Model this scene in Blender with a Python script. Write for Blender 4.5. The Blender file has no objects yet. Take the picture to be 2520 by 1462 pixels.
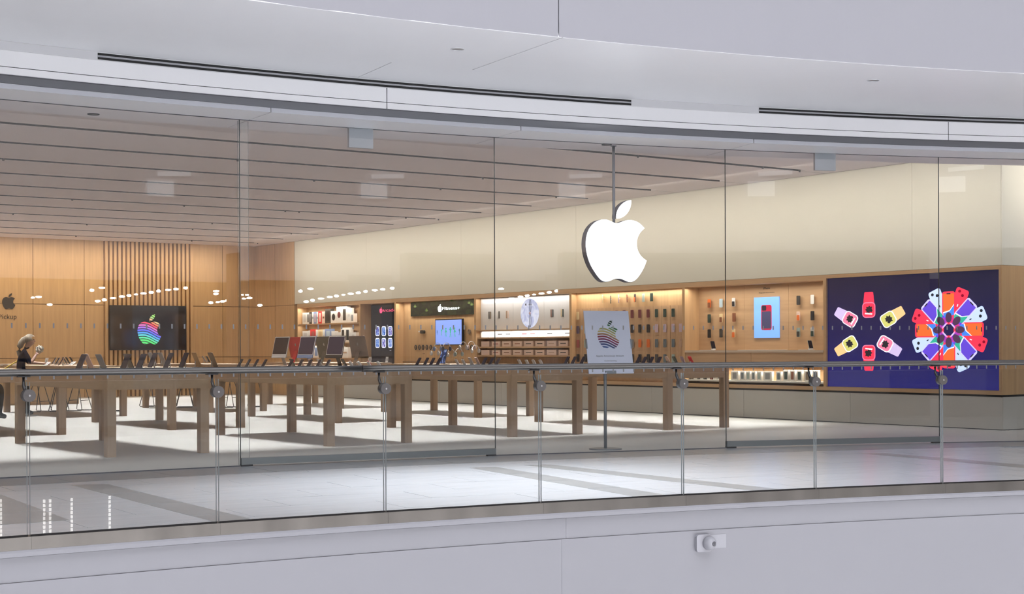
import bpy, bmesh, math, random
from math import sin, cos, pi, radians, hypot, atan2, sqrt
from mathutils import Vector, Matrix

random.seed(7)
SC = bpy.context.scene
COL = SC.collection

# ------------------------------------------------------------------ camera
FPX, TH, ROLL, HOR, EYE = 3769.11, 0.61701, -0.004, 857.05, 1.2
ST, CT = sin(TH), cos(TH)
cam_d = bpy.data.cameras.new('camera'); cam = bpy.data.objects.new('camera', cam_d); COL.objects.link(cam)
cam_d.sensor_width = 36.0; cam_d.lens = FPX * 36 / 2520; cam_d.shift_y = (HOR - 731) / 2520
cam_d.clip_end = 300
cam.matrix_world = Matrix.Translation((0, 0, EYE)) @ Matrix.Rotation(-TH, 4, 'Z') @ Matrix.Rotation(pi/2, 4, 'X') @ Matrix.Rotation(ROLL, 4, 'Z')
SC.camera = cam

# ------------------------------------------------------------------ world, exposure, large lights
SC.view_settings.view_transform = 'Standard'; SC.view_settings.look = 'None'
SC.view_settings.gamma = 1.0; SC.view_settings.use_curve_mapping = False
SC.view_settings.exposure = 0.0
SC.cycles.transparent_max_bounces = 24
SC.cycles.max_bounces = 7
SC.cycles.use_denoising = True
SC.cycles.sample_clamp_indirect = 4.0
w = bpy.data.worlds.new('mall daylight'); SC.world = w; w.use_nodes = True
bg = w.node_tree.nodes['Background']; bg.inputs[0].default_value = (0.60, 0.60, 0.68, 1); bg.inputs[1].default_value = 0.12

def area(name, loc, rot, sx, sy, power, color, spread=180):
    l = bpy.data.lights.new(name, 'AREA'); l.shape = 'RECTANGLE'; l.size = sx; l.size_y = sy
    l.energy = power; l.color = color; l.spread = radians(spread)
    o = bpy.data.objects.new(name, l); COL.objects.link(o); o.location = loc; o.rotation_euler = rot
    return o
def spot(name, loc, target, power, color, angle=60, blend=.6, rad=.06):
    l = bpy.data.lights.new(name, 'SPOT'); l.energy = power; l.color = color; l.spot_size = radians(angle); l.spot_blend = blend
    l.shadow_soft_size = rad
    o = bpy.data.objects.new(name, l); COL.objects.link(o); o.location = loc
    o.rotation_euler = (Vector(target) - Vector(loc)).to_track_quat('-Z', 'Y').to_euler()
    return o
WARM = (1.0, .93, .81); NEUT = (1.0, .965, .94); COOL = (.88, .92, 1.0)
SLOTS = [15.25, 17.01, 18.83, 20.59, 22.39, 24.18, 25.93, 27.68, 29.43, 31.22, 32.98, 34.83, 36.5]
CEIL = 3.977
# strip lamps in the ceiling slots, with added unseen ones between them
for i in range(34):
    slot = i % 3 == 0
    y = SLOTS[1 + i//3] if slot else SLOTS[1 + i//3] + (i % 3)/3*(SLOTS[min(2 + i//3, 12)] - SLOTS[1 + i//3])
    area('ceiling_strip_light', (4.6, y, CEIL + (.03 if slot else -.002)), (0, 0, 0), 26.0, .08 if slot else .016, 84, NEUT, 22)
area('ceiling_strip_light', (4.6, SLOTS[0] + .1, CEIL + .03), (0, 0, 0), 26.0, .08, 110, NEUT, 40)
# wall wash on the cream side wall and on the oak back wall
area('wall_wash_light', (17.05, 24.3, CEIL - .012), (0, radians(-48), 0), .06, 22.6, 130, WARM, 120)
area('back_wash_light', (4.4, 36.9, CEIL - .01), (radians(28), 0, 0), 26, .12, 290, (1.0, .86, .66), 130)
# skylight of the atrium
area('atrium_skylight', (4.0, -2.0, 14.0), (0, 0, 0), 26, 16, 3900, (.90, .91, 1.0), 160)
area('lower_fill_light', (4.0, -6.6, -.62), (0, 0, 0), 30, 11, 8400, (.95, .955, 1.0), 140)  # added unseen lamp; its bounce off the lower floor lifts the soffit
area('return_wash_light', (20.2, 12.75, CEIL - .012), (radians(55), 0, 0), 3.6, .06, 26, WARM, 130)
area('opposite_haze_light', (12.0, -9.5, 10.0), (radians(-42), 0, 0), 26, .5, 1500, (1.0, .97, .96), 140)  # added unseen lamp; brightens the wall that the glass mirrors as haze
# recessed downlights above the concourse
for px_, p_ in ((7.0, 640), (8.3, 680), (9.9, 290)):
    spot('concourse_light', (px_, 11.6 - .035*(px_-4.7)**2/1.6, 3.93), (px_ + .1, 11.2 - .035*(px_-4.7)**2/1.6, 0), p_, COOL, 84, .8, .07)

# ------------------------------------------------------------------ calibrated rays: a pixel of the frame to a point on a known surface
def unroll(x, y):
    k = 1 / sqrt(1 + ROLL*ROLL); a = x - 1260.; b = y - HOR
    return k*(a + ROLL*b), k*(b - ROLL*a)
def on_z(x, y, z=0.):
    u, v = unroll(x, y); d = FPX*(EYE - z)/v; uu = u*d/FPX
    return Vector((uu*CT + d*ST, -uu*ST + d*CT, z))
def on_x(x, y, X):
    u, v = unroll(x, y); t = u/FPX; Y = X*(CT - t*ST)/(ST + t*CT); d = X*ST + Y*CT
    return Vector((X, Y, EYE - v*d/FPX))
def on_y(x, y, Y):
    u, v = unroll(x, y); t = u/FPX; X = Y*(ST + t*CT)/(CT - t*ST); d = X*ST + Y*CT
    return Vector((X, Y, EYE - v*d/FPX))
def on_arc(x, y, c, R):
    u, v = unroll(x, y); t = u/FPX; Dx, Dy = t*CT + ST, -t*ST + CT
    a = Dx*Dx + Dy*Dy; b = -2*(Dx*c[0] + Dy*c[1]); cc = c[0]**2 + c[1]**2 - R*R
    d = (-b + sqrt(b*b - 4*a*cc))/(2*a)
    return Vector((Dx*d, Dy*d, EYE - v*d/FPX))
CS, RS = (4.7532, -14.2674), 28.75      # storefront arc
CB, RB = (2.5833, -16.7096), 25.463     # balustrade arc
def phi_of(p, c): return atan2(p[0]-c[0], p[1]-c[1])
def pol(c, R, ph, z=0.): return Vector((c[0] + R*sin(ph), c[1] + R*cos(ph), z))
WX, YB = 18.31, 37.81                   # side wall, back wall

# ------------------------------------------------------------------ materials
def nt(m):
    m.use_nodes = True; return m.node_tree.nodes, m.node_tree.links
MC = {}
def mat(name, col, rough=.5, metal=0., emis=0., ecol=None, noise=0., nscale=(8, 8, 8), bump=0., spec=.5, coat=0.):
    if name in MC: return MC[name]
    m = bpy.data.materials.new(name); N, L = nt(m); b = N['Principled BSDF']
    b.inputs['Base Color'].default_value = (*col, 1); b.inputs['Roughness'].default_value = rough
    b.inputs['Metallic'].default_value = metal; b.inputs['Specular IOR Level'].default_value = spec
    b.inputs['Coat Weight'].default_value = coat
    if emis: b.inputs['Emission Color'].default_value = (*(ecol or col), 1); b.inputs['Emission Strength'].default_value = emis
    if noise or bump:
        tc = N.new('ShaderNodeTexCoord'); mp = N.new('ShaderNodeMapping'); mp.inputs['Scale'].default_value = nscale
        nz = N.new('ShaderNodeTexNoise'); nz.inputs['Scale'].default_value = 1; nz.inputs['Detail'].default_value = 5
        L.new(tc.outputs['Object'], mp.inputs[0]); L.new(mp.outputs[0], nz.inputs['Vector'])
        if noise:
            mx = N.new('ShaderNodeMix'); mx.data_type = 'RGBA'
            mx.inputs['A'].default_value = (*[max(0, c*(1-noise)) for c in col], 1)
            mx.inputs['B'].default_value = (*[min(1, c*(1+noise)) for c in col], 1)
            L.new(nz.outputs['Fac'], mx.inputs['Factor']); L.new(mx.outputs['Result'], b.inputs['Base Color'])
        if bump:
            bp = N.new('ShaderNodeBump'); bp.inputs['Strength'].default_value = bump; bp.inputs['Distance'].default_value = .003
            L.new(nz.outputs['Fac'], bp.inputs['Height']); L.new(bp.outputs[0], b.inputs['Normal'])
    MC[name] = m; return m
def glass(name, tint, ior=1.45):
    m = bpy.data.materials.new(name); N, L = nt(m); N.clear()
    o = N.new('ShaderNodeOutputMaterial'); tr = N.new('ShaderNodeBsdfTransparent'); gl = N.new('ShaderNodeBsdfGlossy')
    tr.inputs[0].default_value = (*tint, 1); gl.inputs['Roughness'].default_value = 0.0
    fr = N.new('ShaderNodeFresnel'); fr.inputs[0].default_value = ior
    ge = N.new('ShaderNodeNewGeometry'); su = N.new('ShaderNodeMath'); su.operation = 'SUBTRACT'; su.inputs[0].default_value = 1
    mu = N.new('ShaderNodeMath'); mu.operation = 'MULTIPLY'; mx = N.new('ShaderNodeMixShader')
    L.new(ge.outputs['Backfacing'], su.inputs[1]); L.new(fr.outputs[0], mu.inputs[0]); L.new(su.outputs[0], mu.inputs[1])
    L.new(mu.outputs[0], mx.inputs[0]); L.new(tr.outputs[0], mx.inputs[1]); L.new(gl.outputs[0], mx.inputs[2]); L.new(mx.outputs[0], o.inputs[0])
    return m
def wood(name, col, axis='Z', var=.16):
    sc = {'X': (1.2, 22, 22), 'Y': (22, 1.2, 22), 'Z': (16, 16, .9)}[axis]
    return mat(name, col, .45, noise=var, nscale=sc, bump=.08, spec=.35)
def stripes(name, cols, gap, freq, emis, gapw=.28):
    """rainbow bands that wave across a logo, flat print or picture on a screen"""
    m = bpy.data.materials.new(name); N, L = nt(m); b = N['Principled BSDF']
    tc = N.new('ShaderNodeTexCoord'); sp = N.new('ShaderNodeSeparateXYZ'); L.new(tc.outputs['Object'], sp.inputs[0])
    def M(op, a, b_):
        n = N.new('ShaderNodeMath'); n.operation = op
        for i, q in enumerate((a, b_)):
            if q is None: continue
            if isinstance(q, (int, float)): n.inputs[i].default_value = q
            else: L.new(q, n.inputs[i])
        return n.outputs[0]
    wv = M('SINE', M('ADD', M('MULTIPLY', sp.outputs['X'], 6.0), 2.2), None)
    v = M('ADD', M('MULTIPLY', M('ADD', sp.outputs['Y'], M('ADD', M('MULTIPLY', wv, -.055), M('MULTIPLY', sp.outputs['X'], .22))), 1.0), .5)
    cr = N.new('ShaderNodeValToRGB'); cr.color_ramp.interpolation = 'LINEAR'
    e = cr.color_ramp.elements
    e[0].position = 0; e[1].position = 1
    for i in range(1, len(cols)-1): e.new(i/(len(cols)-1))
    for i, el in enumerate(sorted(e, key=lambda q: q.position)): el.color = (*cols[i], 1)
    L.new(v, cr.inputs[0])
    g = M('LESS_THAN', M('FRACT', M('MULTIPLY', v, freq), None), gapw)
    mx = N.new('ShaderNodeMix'); mx.data_type = 'RGBA'; L.new(g, mx.inputs['Factor']); L.new(cr.outputs[0], mx.inputs['A']); mx.inputs['B'].default_value = (*gap, 1)
    if emis:
        b.inputs['Base Color'].default_value = (.01, .01, .01, 1)
        L.new(mx.outputs['Result'], b.inputs['Emission Color']); b.inputs['Emission Strength'].default_value = emis
    else: L.new(mx.outputs['Result'], b.inputs['Base Color'])
    return m
def art(name, c1, c2, c3, scale, emis=1.0):
    """abstract picture shown on a screen"""
    m = bpy.data.materials.new(name); N, L = nt(m); b = N['Principled BSDF']
    tc = N.new('ShaderNodeTexCoord'); nz = N.new('ShaderNodeTexNoise'); nz.inputs['Scale'].default_value = scale; nz.inputs['Detail'].default_value = 1.5; nz.inputs['Distortion'].default_value = 1.2
    L.new(tc.outputs['Object'], nz.inputs['Vector']); cr = N.new('ShaderNodeValToRGB'); e = cr.color_ramp.elements
    e[0].position = .38; e[0].color = (*c1, 1); e[1].position = .62; e[1].color = (*c3, 1); q = e.new(.5); q.color = (*c2, 1)
    L.new(nz.outputs['Fac'], cr.inputs[0]); b.inputs['Base Color'].default_value = (.01, .01, .01, 1); b.inputs['Roughness'].default_value = .15
    L.new(cr.outputs[0], b.inputs['Emission Color']); b.inputs['Emission Strength'].default_value = emis
    return m
def ygrad(name, stops, emis, lo, hi):
    """picture gradient along the local Y of a printed or displayed shape"""
    m = bpy.data.materials.new(name); N, L = nt(m); b = N['Principled BSDF']
    tc = N.new('ShaderNodeTexCoord'); sp = N.new('ShaderNodeSeparateXYZ'); L.new(tc.outputs['Object'], sp.inputs[0])
    mr = N.new('ShaderNodeMapRange'); mr.inputs['From Min'].default_value = lo; mr.inputs['From Max'].default_value = hi
    L.new(sp.outputs['Y'], mr.inputs['Value']); cr = N.new('ShaderNodeValToRGB'); e = cr.color_ramp.elements
    e[0].position = stops[0][0]; e[1].position = stops[-1][0]
    for p_, c in stops[1:-1]: e.new(p_)
    for el, (p_, c) in zip(sorted(e, key=lambda q: q.position), stops): el.color = (*c, 1)
    L.new(mr.outputs[0], cr.inputs[0]); b.inputs['Base Color'].default_value = (.01, .01, .01, 1); b.inputs['Roughness'].default_value = .2
    L.new(cr.outputs[0], b.inputs['Emission Color']); b.inputs['Emission Strength'].default_value = emis
    return m

WHITE = mat('mall white paint', (.93, .93, .935), .4, noise=.015, nscale=(2, 2, 2))
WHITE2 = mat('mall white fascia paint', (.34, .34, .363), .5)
WHITE3 = mat('dimmed fascia paint', (.265, .265, .283), .5)  # fascia paint darkened; weaker light on the slab edge is put into the colour
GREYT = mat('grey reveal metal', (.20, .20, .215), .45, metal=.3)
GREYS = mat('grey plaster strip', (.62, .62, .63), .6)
BLACK = mat('matte black', (.006, .006, .006), .7)
JOINT = mat('dark joint', (.10, .10, .11), .8)
GLASS = glass('clear glass', (.975, .985, .98), 1.72)
GLASSB = glass('balustrade glass', (.965, .98, .975), 1.5)
GEDGE = mat('dark glass edge', (.06, .075, .075), .2)
GMID = mat('glass side edge', (.34, .37, .37), .2)
GLIT = mat('polished glass edge', (.82, .86, .86), .15, spec=.8)
STEEL = mat('steel with painted reflections', (.20, .19, .175), .26, metal=1., noise=.45, nscale=(5, 5, .4), bump=.02)  # noise paints upright streaks of reflection into the shoe colour
RAIL = mat('dark satin steel', (.10, .095, .09), .36, metal=.85)
CLAMP = mat('clamp steel', (.085, .078, .075), .5, metal=.5)
DOORM = mat('door rail steel', (.22, .24, .25), .35, metal=.7)
PATCH = mat('patch plate steel', (.40, .42, .46), .4, metal=.6)
OAK = wood('oak horizontal', (.55, .355, .205), 'Y')
OAKZ = wood('oak vertical', (.60, .385, .205), 'Z', .22)
OAKB = wood('oak back wall', (.62, .395, .20), 'Z', .20)
OAKD = wood('oak table', (.52, .36, .23), 'Y', .13)
OAKL = wood('oak table leg', (.52, .36, .235), 'Z', .13)
OAKT = wood('oak top with glare', (.68, .55, .42), 'Y', .1)  # paler than the table sides; glare on the tops is put into the colour
CREAM = mat('cream wall panel', (.78, .745, .645), .6, noise=.02, nscale=(3, 3, 3))
BASEP = mat('grey base panel', (.60, .575, .535), .55)
CEILM = mat('store ceiling panel', (.92, .84, .84), .65)
FLOORM = mat('store terrazzo', (.58, .575, .57), .42, noise=.04, nscale=(30, 30, 30))
TILE = mat('light stone tile', (.52, .525, .545), .24, noise=.10, nscale=(2.2, 9, 9))
TILED = mat('grey stone tile', (.30, .30, .30), .28, noise=.16, nscale=(5, 5, 5))
BORDER = mat('dark floor border', (.26, .27, .285), .3, noise=.06, nscale=(6, 6, 6))  # darker band of floor along the glass
GROUT = mat('grout', (.36, .36, .37), .8)
SILVER = mat('silver aluminium', (.72, .71, .69), .35, metal=.55)
SCRN = mat('dark device screen', (.016, .012, .018), .3, spec=.12)
WHITEP = mat('white plastic', (.82, .81, .79), .35)
BLACKP = mat('black plastic', (.012, .012, .014), .35)
STICK = mat('grey dot film', (.30, .30, .30), .5)
CLEAR = glass('clear acrylic', (.93, .93, .93))

# ------------------------------------------------------------------ mesh helpers
def BM(): return bmesh.new()
def box(bm, x0, x1, y0, y1, z0, z1, mi=0, M=None):
    v = [bm.verts.new((M @ Vector(p)) if M else p) for p in ((x0,y0,z0),(x1,y0,z0),(x1,y1,z0),(x0,y1,z0),(x0,y0,z1),(x1,y0,z1),(x1,y1,z1),(x0,y1,z1))]
    fs = []
    for q in ((0,3,2,1),(4,5,6,7),(0,1,5,4),(1,2,6,5),(2,3,7,6),(3,0,4,7)):
        f = bm.faces.new([v[i] for i in q]); f.material_index = mi; fs.append(f)
    return fs
def prism(bm, pts, z0, z1, mi=0, M=None, mside=None):
    a = [bm.verts.new((M @ Vector((x, y, z0))) if M else (x, y, z0)) for x, y in pts]
    b = [bm.verts.new((M @ Vector((x, y, z1))) if M else (x, y, z1)) for x, y in pts]
    n = len(pts)
    f = bm.faces.new(b); f.material_index = mi
    f = bm.faces.new(a[::-1]); f.material_index = mi if mside is None else mside
    for i in range(n):
        f = bm.faces.new((a[i], a[(i+1) % n], b[(i+1) % n], b[i])); f.material_index = mi if mside is None else mside
def flat(bm, pts, z=0., mi=0, M=None):
    f = bm.faces.new([bm.verts.new((M @ Vector((x, y, z))) if M else (x, y, z)) for x, y in pts]); f.material_index = mi
def rrect(w_, h_, r, n=4, cx=0., cy=0.):
    out = []
    for sx, sy, a0 in ((1, 1, 0), (-1, 1, 90), (-1, -1, 180), (1, -1, 270)):
        for i in range(n+1):
            a = radians(a0 + 90*i/n); out.append((cx + sx*(w_/2-r) + r*cos(a), cy + sy*(h_/2-r) + r*sin(a)))
    return out
def circ(r, n=20, cx=0., cy=0., ry=None):
    return [(cx + r*cos(2*pi*i/n), cy + (ry or r)*sin(2*pi*i/n)) for i in range(n)]
def tube(bm, pts, r, n=8, mi=0, cap=True, radii=None):
    pts = [Vector(p) for p in pts]; rings = []; up = Vector((0, 0, 1))
    for i, p in enumerate(pts):
        t = (pts[min(i+1, len(pts)-1)] - pts[max(i-1, 0)]).normalized()
        s = t.cross(up) if abs(t.dot(up)) < .98 else t.cross(Vector((1, 0, 0)))
        s.normalize(); q = s.cross(t); rr = radii[i] if radii else r
        rings.append([bm.verts.new(p + rr*(cos(2*pi*k/n)*s + sin(2*pi*k/n)*q)) for k in range(n)])
    for a, b in zip(rings, rings[1:]):
        for k in range(n):
            f = bm.faces.new((a[k], a[(k+1) % n], b[(k+1) % n], b[k])); f.material_index = mi; f.smooth = True
    if cap:
        f = bm.faces.new(rings[0][::-1]); f.material_index = mi; f = bm.faces.new(rings[-1]); f.material_index = mi
def ring(bm, c, ax, r, t, n=20, mi=0, M=None, ry=None):
    pts = [Vector((r*cos(2*pi*i/n), (ry or r)*sin(2*pi*i/n), 0)) for i in range(n)]
    rg = []
    for i, p in enumerate(pts):
        tn = (pts[(i+1) % n] - pts[i-1]).normalized(); s = tn.cross(Vector((0, 0, 1)))
        rg.append([bm.verts.new((M or Matrix()) @ (p + t*(cos(k*pi/3)*s + sin(k*pi/3)*Vector((0, 0, 1))))) for k in range(6)])
    for i in range(n):
        for k in range(6):
            f = bm.faces.new((rg[i][k], rg[(i+1) % n][k], rg[(i+1) % n][(k+1) % 6], rg[i][(k+1) % 6])); f.material_index = mi; f.smooth = True
def lathe(bm, prof, n=24, mi=0, M=None):
    rings = []
    for r, z in prof: rings.append([bm.verts.new((M or Matrix()) @ Vector((r*cos(2*pi*k/n), r*sin(2*pi*k/n), z))) for k in range(n)])
    for a, b in zip(rings, rings[1:]):
        for k in range(n):
            f = bm.faces.new((a[k], a[(k+1) % n], b[(k+1) % n], b[k])); f.material_index = mi; f.smooth = True
    for rg, rev in ((rings[0], True), (rings[-1], False)):
        f = bm.faces.new(rg[::-1] if rev else rg); f.material_index = mi
def arc(bm, c, prof, p0, p1, n, mi=0, mend=None, mis=None, smooth=True):
    """closed profile of (radius, z) swept about c from angle p0 to p1"""
    rows = []
    for i in range(n+1):
        ph = p0 + (p1-p0)*i/n
        rows.append([bm.verts.new(pol(c, R, ph, z)) for R, z in prof])
    m = len(prof)
    for a, b in zip(rows, rows[1:]):
        for k in range(m):
            f = bm.faces.new((a[k], a[(k+1) % m], b[(k+1) % m], b[k])); f.material_index = mis[k] if mis else mi; f.smooth = False
    for rw, rev in ((rows[0], False), (rows[-1], True)):
        f = bm.faces.new(rw[::-1] if rev else rw); f.material_index = mi if mend is None else mend
def rectp(R0, R1, z0, z1): return [(R0, z0), (R1, z0), (R1, z1), (R0, z1)]
def new_mesh(name, bm, mats):
    bmesh.ops.recalc_face_normals(bm, faces=bm.faces)
    me = bpy.data.meshes.new(name); bm.to_mesh(me); bm.free()
    for m in (mats if isinstance(mats, (list, tuple)) else [mats]): me.materials.append(m)
    return me
def link(name, data, parent=None, M=None):
    o = bpy.data.objects.new(name, data); COL.objects.link(o)
    if parent is not None: o.parent = parent
    if M is not None: o.matrix_local = M
    return o
def obj(name, bm, mats, parent=None, M=None): return link(name, new_mesh(name, bm, mats), parent, M)
def thing(name, label, cat, M=None, group=None):
    o = link(name, None, None, M); o.empty_display_size = .1
    return tag(o, label, cat, group)
def tag(o, label, cat, group=None):
    o['label'] = label; o['category'] = cat
    if group: o['group'] = group
    return o
def struct(o): o['kind'] = 'structure'; return o
def stuff(o): o['kind'] = 'stuff'; return o
def copy_tree(o, parent=None):
    c = o.copy(); COL.objects.link(c); c.parent = parent
    for ch in list(o.children): 
        k = copy_tree(ch, c); k.matrix_parent_inverse = ch.matrix_parent_inverse.copy()
    return c
def T(x, y, z): return Matrix.Translation((x, y, z))
def RX(a): return Matrix.Rotation(radians(a), 4, 'X')
def RY(a): return Matrix.Rotation(radians(a), 4, 'Y')
def RZ(a): return Matrix.Rotation(radians(a), 4, 'Z')
def wallm(Y, Z, depth=0.):          # frame on the side wall: x runs toward the mall, y up, z out of the wall
    return Matrix(((0, 0, -1, WX + depth), (-1, 0, 0, Y), (0, 1, 0, Z), (0, 0, 0, 1)))
def backm(X, Z, out=0.):            # frame on the back wall
    return Matrix(((1, 0, 0, X), (0, 0, -1, YB - out), (0, 1, 0, Z), (0, 0, 0, 1)))
FONT = None
try:
    import os
    FONT = bpy.data.fonts.load(os.path.join(bpy.utils.system_resource('DATAFILES'), 'fonts', 'Noto Sans CJK Regular.woff2'))
except Exception:
    FONT = None
def text(s, size, m, parent, M, ext=.002, bold=0., align='CENTER', name='lettering', width=None):
    cu = bpy.data.curves.new(name, 'FONT'); cu.body = s; cu.size = size; cu.extrude = ext; cu.align_x = align; cu.align_y = 'CENTER'
    cu.resolution_u = 4
    if FONT: cu.font = FONT; cu.size = size * 1.5
    cu.materials.append(m)
    tmp = bpy.data.objects.new(name, cu); COL.objects.link(tmp)
    dg = bpy.context.evaluated_depsgraph_get(); dg.update()
    me = bpy.data.meshes.new_from_object(tmp.evaluated_get(dg)); me.name = name; bpy.data.objects.remove(tmp)
    o = bpy.data.objects.new(name, me); COL.objects.link(o); o.parent = parent
    if width:
        xs = [v.co.x for v in me.vertices]; wd = max(xs)-min(xs) if xs else 0
        if wd > 1e-4: M = M @ Matrix.Diagonal((width/wd, 1, 1, 1))
    o.matrix_local = M
    return o
# fruit emblem outline (cubic segments, unit height 1, centred)
def bez(p0, p1, p2, p3, n=8):
    return [tuple((1-t)**3*a + 3*(1-t)**2*t*b + 3*(1-t)*t*t*c + t**3*d for a, b, c, d in zip(p0, p1, p2, p3)) for t in [i/n for i in range(1, n+1)]]
def outline(start, segs):
    p = start; out = [p]
    for s in segs:
        q = [(p[0]+s[i], p[1]+s[i+1]) for i in (0, 2, 4)]
        out += bez(p, *q); p = q[2]
    return [((x-407)/1000, (500-y)/1000) for x, y in out[:-1]][::-1]
EM_BODY = outline((788.1, 340.9), [(-5.8,4.5,-108.2,62.2,-108.2,190.5),(0,148.4,130.3,200.9,134.2,202.2),(-.6,3.2,-20.7,71.9,-68.7,141.9),
    (-42.8,61.6,-87.5,123.1,-155.5,123.1),(-68,0,-85.5,-39.5,-164,-39.5),(-76.5,0,-103.7,40.8,-165.9,40.8),(-62.2,0,-105.6,-57,-155.5,-127),
    (-62.6,-80.2,-109.3,-208,-109.3,-329.2),(0,-194.4,126.4,-297.5,250.8,-297.5),(66.1,0,121.2,43.4,162.7,43.4),(39.5,0,101.1,-46,176.3,-46),(28.5,0,130.9,2.6,198.3,99.2)])
EM_LEAF = outline((554.1, 159.4), [(31.1,-36.9,53.1,-88.1,53.1,-139.3),(0,-7.1,-.6,-14.3,-1.9,-20.1),(-50.6,1.9,-110.8,33.7,-147.1,75.8),
    (-28.5,32.4,-55.1,83.6,-55.1,135.5),(0,7.8,1.3,15.6,1.9,18.1),(3.2,.6,8.4,1.3,13.6,1.3),(45.4,0,102.5,-30.4,135.5,-71.3)])
def emblem(bm, h, t=0., mi=0, M=None, mside=None, cx=0., cy=0., z=0.):
    for pl in (EM_BODY, EM_LEAF):
        pts = [(cx + x*h, cy + y*h) for x, y in pl]
        if t: prism(bm, pts, z, z+t, mi, M, mside)
        else: flat(bm, pts, z, mi, M)
ORD = 'first second third fourth fifth sixth seventh eighth ninth tenth eleventh twelfth thirteenth fourteenth fifteenth sixteenth seventeenth eighteenth nineteenth twentieth twenty-first twenty-second twenty-third twenty-fourth twenty-fifth'.split()

# ================================================================== SHELL OF THE STORE
PH0, PH1 = -.48, .62
def px_phi(px, y=800, c=CS, R=RS): return phi_of(on_arc(px, y, c, R), c)
# store floor: arc front, straight back
bm = BM()
front = [pol(CS, RS-.02, ph) for ph in [-.48 + 1.005*i/60 for i in range(61)]]
pts = [(p.x, p.y) for p in front] + [(23.0, YB+.3), (-9.0, YB+.3)]
prism(bm, pts, -.30, 0)
struct(obj('floor', bm, FLOORM))
# concourse floor: slab with individual stone tiles, grey inlay strips and a dark border at the shopfront
bm = BM()
LIM = RS - .86
def clipR(p):
    r = hypot(p.x-CS[0], p.y-CS[1])
    if r > LIM: k = LIM/r; return Vector((CS[0]+(p.x-CS[0])*k, CS[1]+(p.y-CS[1])*k, p.z))
    return p
n = 40
inner = [pol(CB, RB+.02, -.36 + .80*i/n) for i in range(n+1)]
outer = [pol(CS, RS-.02, -.40 + .925*i/n) for i in range(n+1)]
prism(bm, [(p.x, p.y) for p in inner] + [(p.x, p.y) for p in outer[::-1]], -.30, -.010)
conc = struct(obj('floor_concourse', bm, GROUT))
bm0 = None
rr = RB + .16; row = 0
while rr < RB + 7.2:
    r1 = rr + .60; dph = 1.2/rr; ph = -.05 + (row % 2)*dph/2
    while ph < .42:
        g = .0025
        q = [pol(CB, rr+g, ph+g/rr), pol(CB, rr+g, ph+dph-g/rr), pol(CB, r1-g, ph+dph-g/rr), pol(CB, r1-g, ph+g/rr)]
        rs = [hypot(p.x-CS[0], p.y-CS[1]) for p in q]
        if min(rs) < LIM - .02 and q[1].x > 2.0 and q[0].x < 16.5:
            b = BM(); prism(b, [(clipR(p).x, clipR(p).y) for p in q], -.010, random.choice((0, 0, .0004)))
            obj('tile', b, TILE, conc)
        ph += dph
    rr = r1; row += 1
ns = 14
for i in range(ns):                                                  # darker border pieces along the glass
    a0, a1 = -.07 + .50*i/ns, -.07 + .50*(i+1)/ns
    b = BM(); arc(b, CS, rectp(LIM+.003, RS-.03, -.010, .0005), a0+.0001, a1-.0001, 4); obj('border_piece', b, BORDER, conc)
for st in (((8.55,12.80),(8.83,12.76),(8.22,9.35),(7.93,9.45)), ((9.18,12.74),(9.44,12.68),(9.33,9.2),(9.05,9.3)),
           ((13.17,11.79),(13.42,11.69),(13.1,9.0),(12.80,9.15)), ((4.67,13.36),(4.97,13.30),(4.72,9.3),(4.44,9.35)),
           ((2.9,12.9),(3.9,12.9),(3.7,10.6),(2.75,10.6)), ((15.2,10.9),(15.5,10.75),(15.1,8.8),(14.8,8.95))):
    a_, b_, c_, d_ = [Vector((*p, 0)) for p in st]
    L = (a_-d_).length; k = max(1, round(L/.9))
    for j in range(k):
        t0, t1 = j/k + .002, (j+1)/k - .002
        q = [d_.lerp(a_, t0), c_.lerp(b_, t0), c_.lerp(b_, t1), d_.lerp(a_, t1)]
        b = BM(); prism(b, [(p.x, p.y) for p in q], -.004, .0012); obj('inlay_tile', b, TILED, conc)

# back wall: oak panels with open joints, a fluted bay of slats behind the screen
bw = struct(link('wall_back', None))
bm = BM(); box(bm, -9.0, 19.2, YB+.04, YB+.3, 0, CEIL+.2); obj('backing', bm, mat('dark oak backing', (.36, .22, .115), .7), bw)
xs_j = [-9.0, -6.4, -3.8, -1.2, .95, 3.0, 5.6, 8.2, 10.9, 12.28, 13.58, 14.09]
def panel(x0, x1, z0, z1): 
    b = BM(); box(b, x0+.006, x1-.006, YB, YB+.04, z0, z1); obj('wood_panel', b, OAKB, bw)
for x0, x1 in list(zip(xs_j, xs_j[1:])) + [(16.5, 17.36), (17.36, 18.6), (18.6, 19.05)]:
    for z0, z1 in ((.0, .99), (1.0, 2.335), (2.345, CEIL)): panel(x0, x1, z0+.004, z1)
bm = BM(); box(bm, -.034, .034, -.07, .04, 0.0, CEIL-.0); me = new_mesh('slat', bm, OAKB)
ns = 21
for i in range(ns): link('slat', me, bw, T(14.14 + (16.45-14.14)*i/(ns-1), YB, 0))
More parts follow.
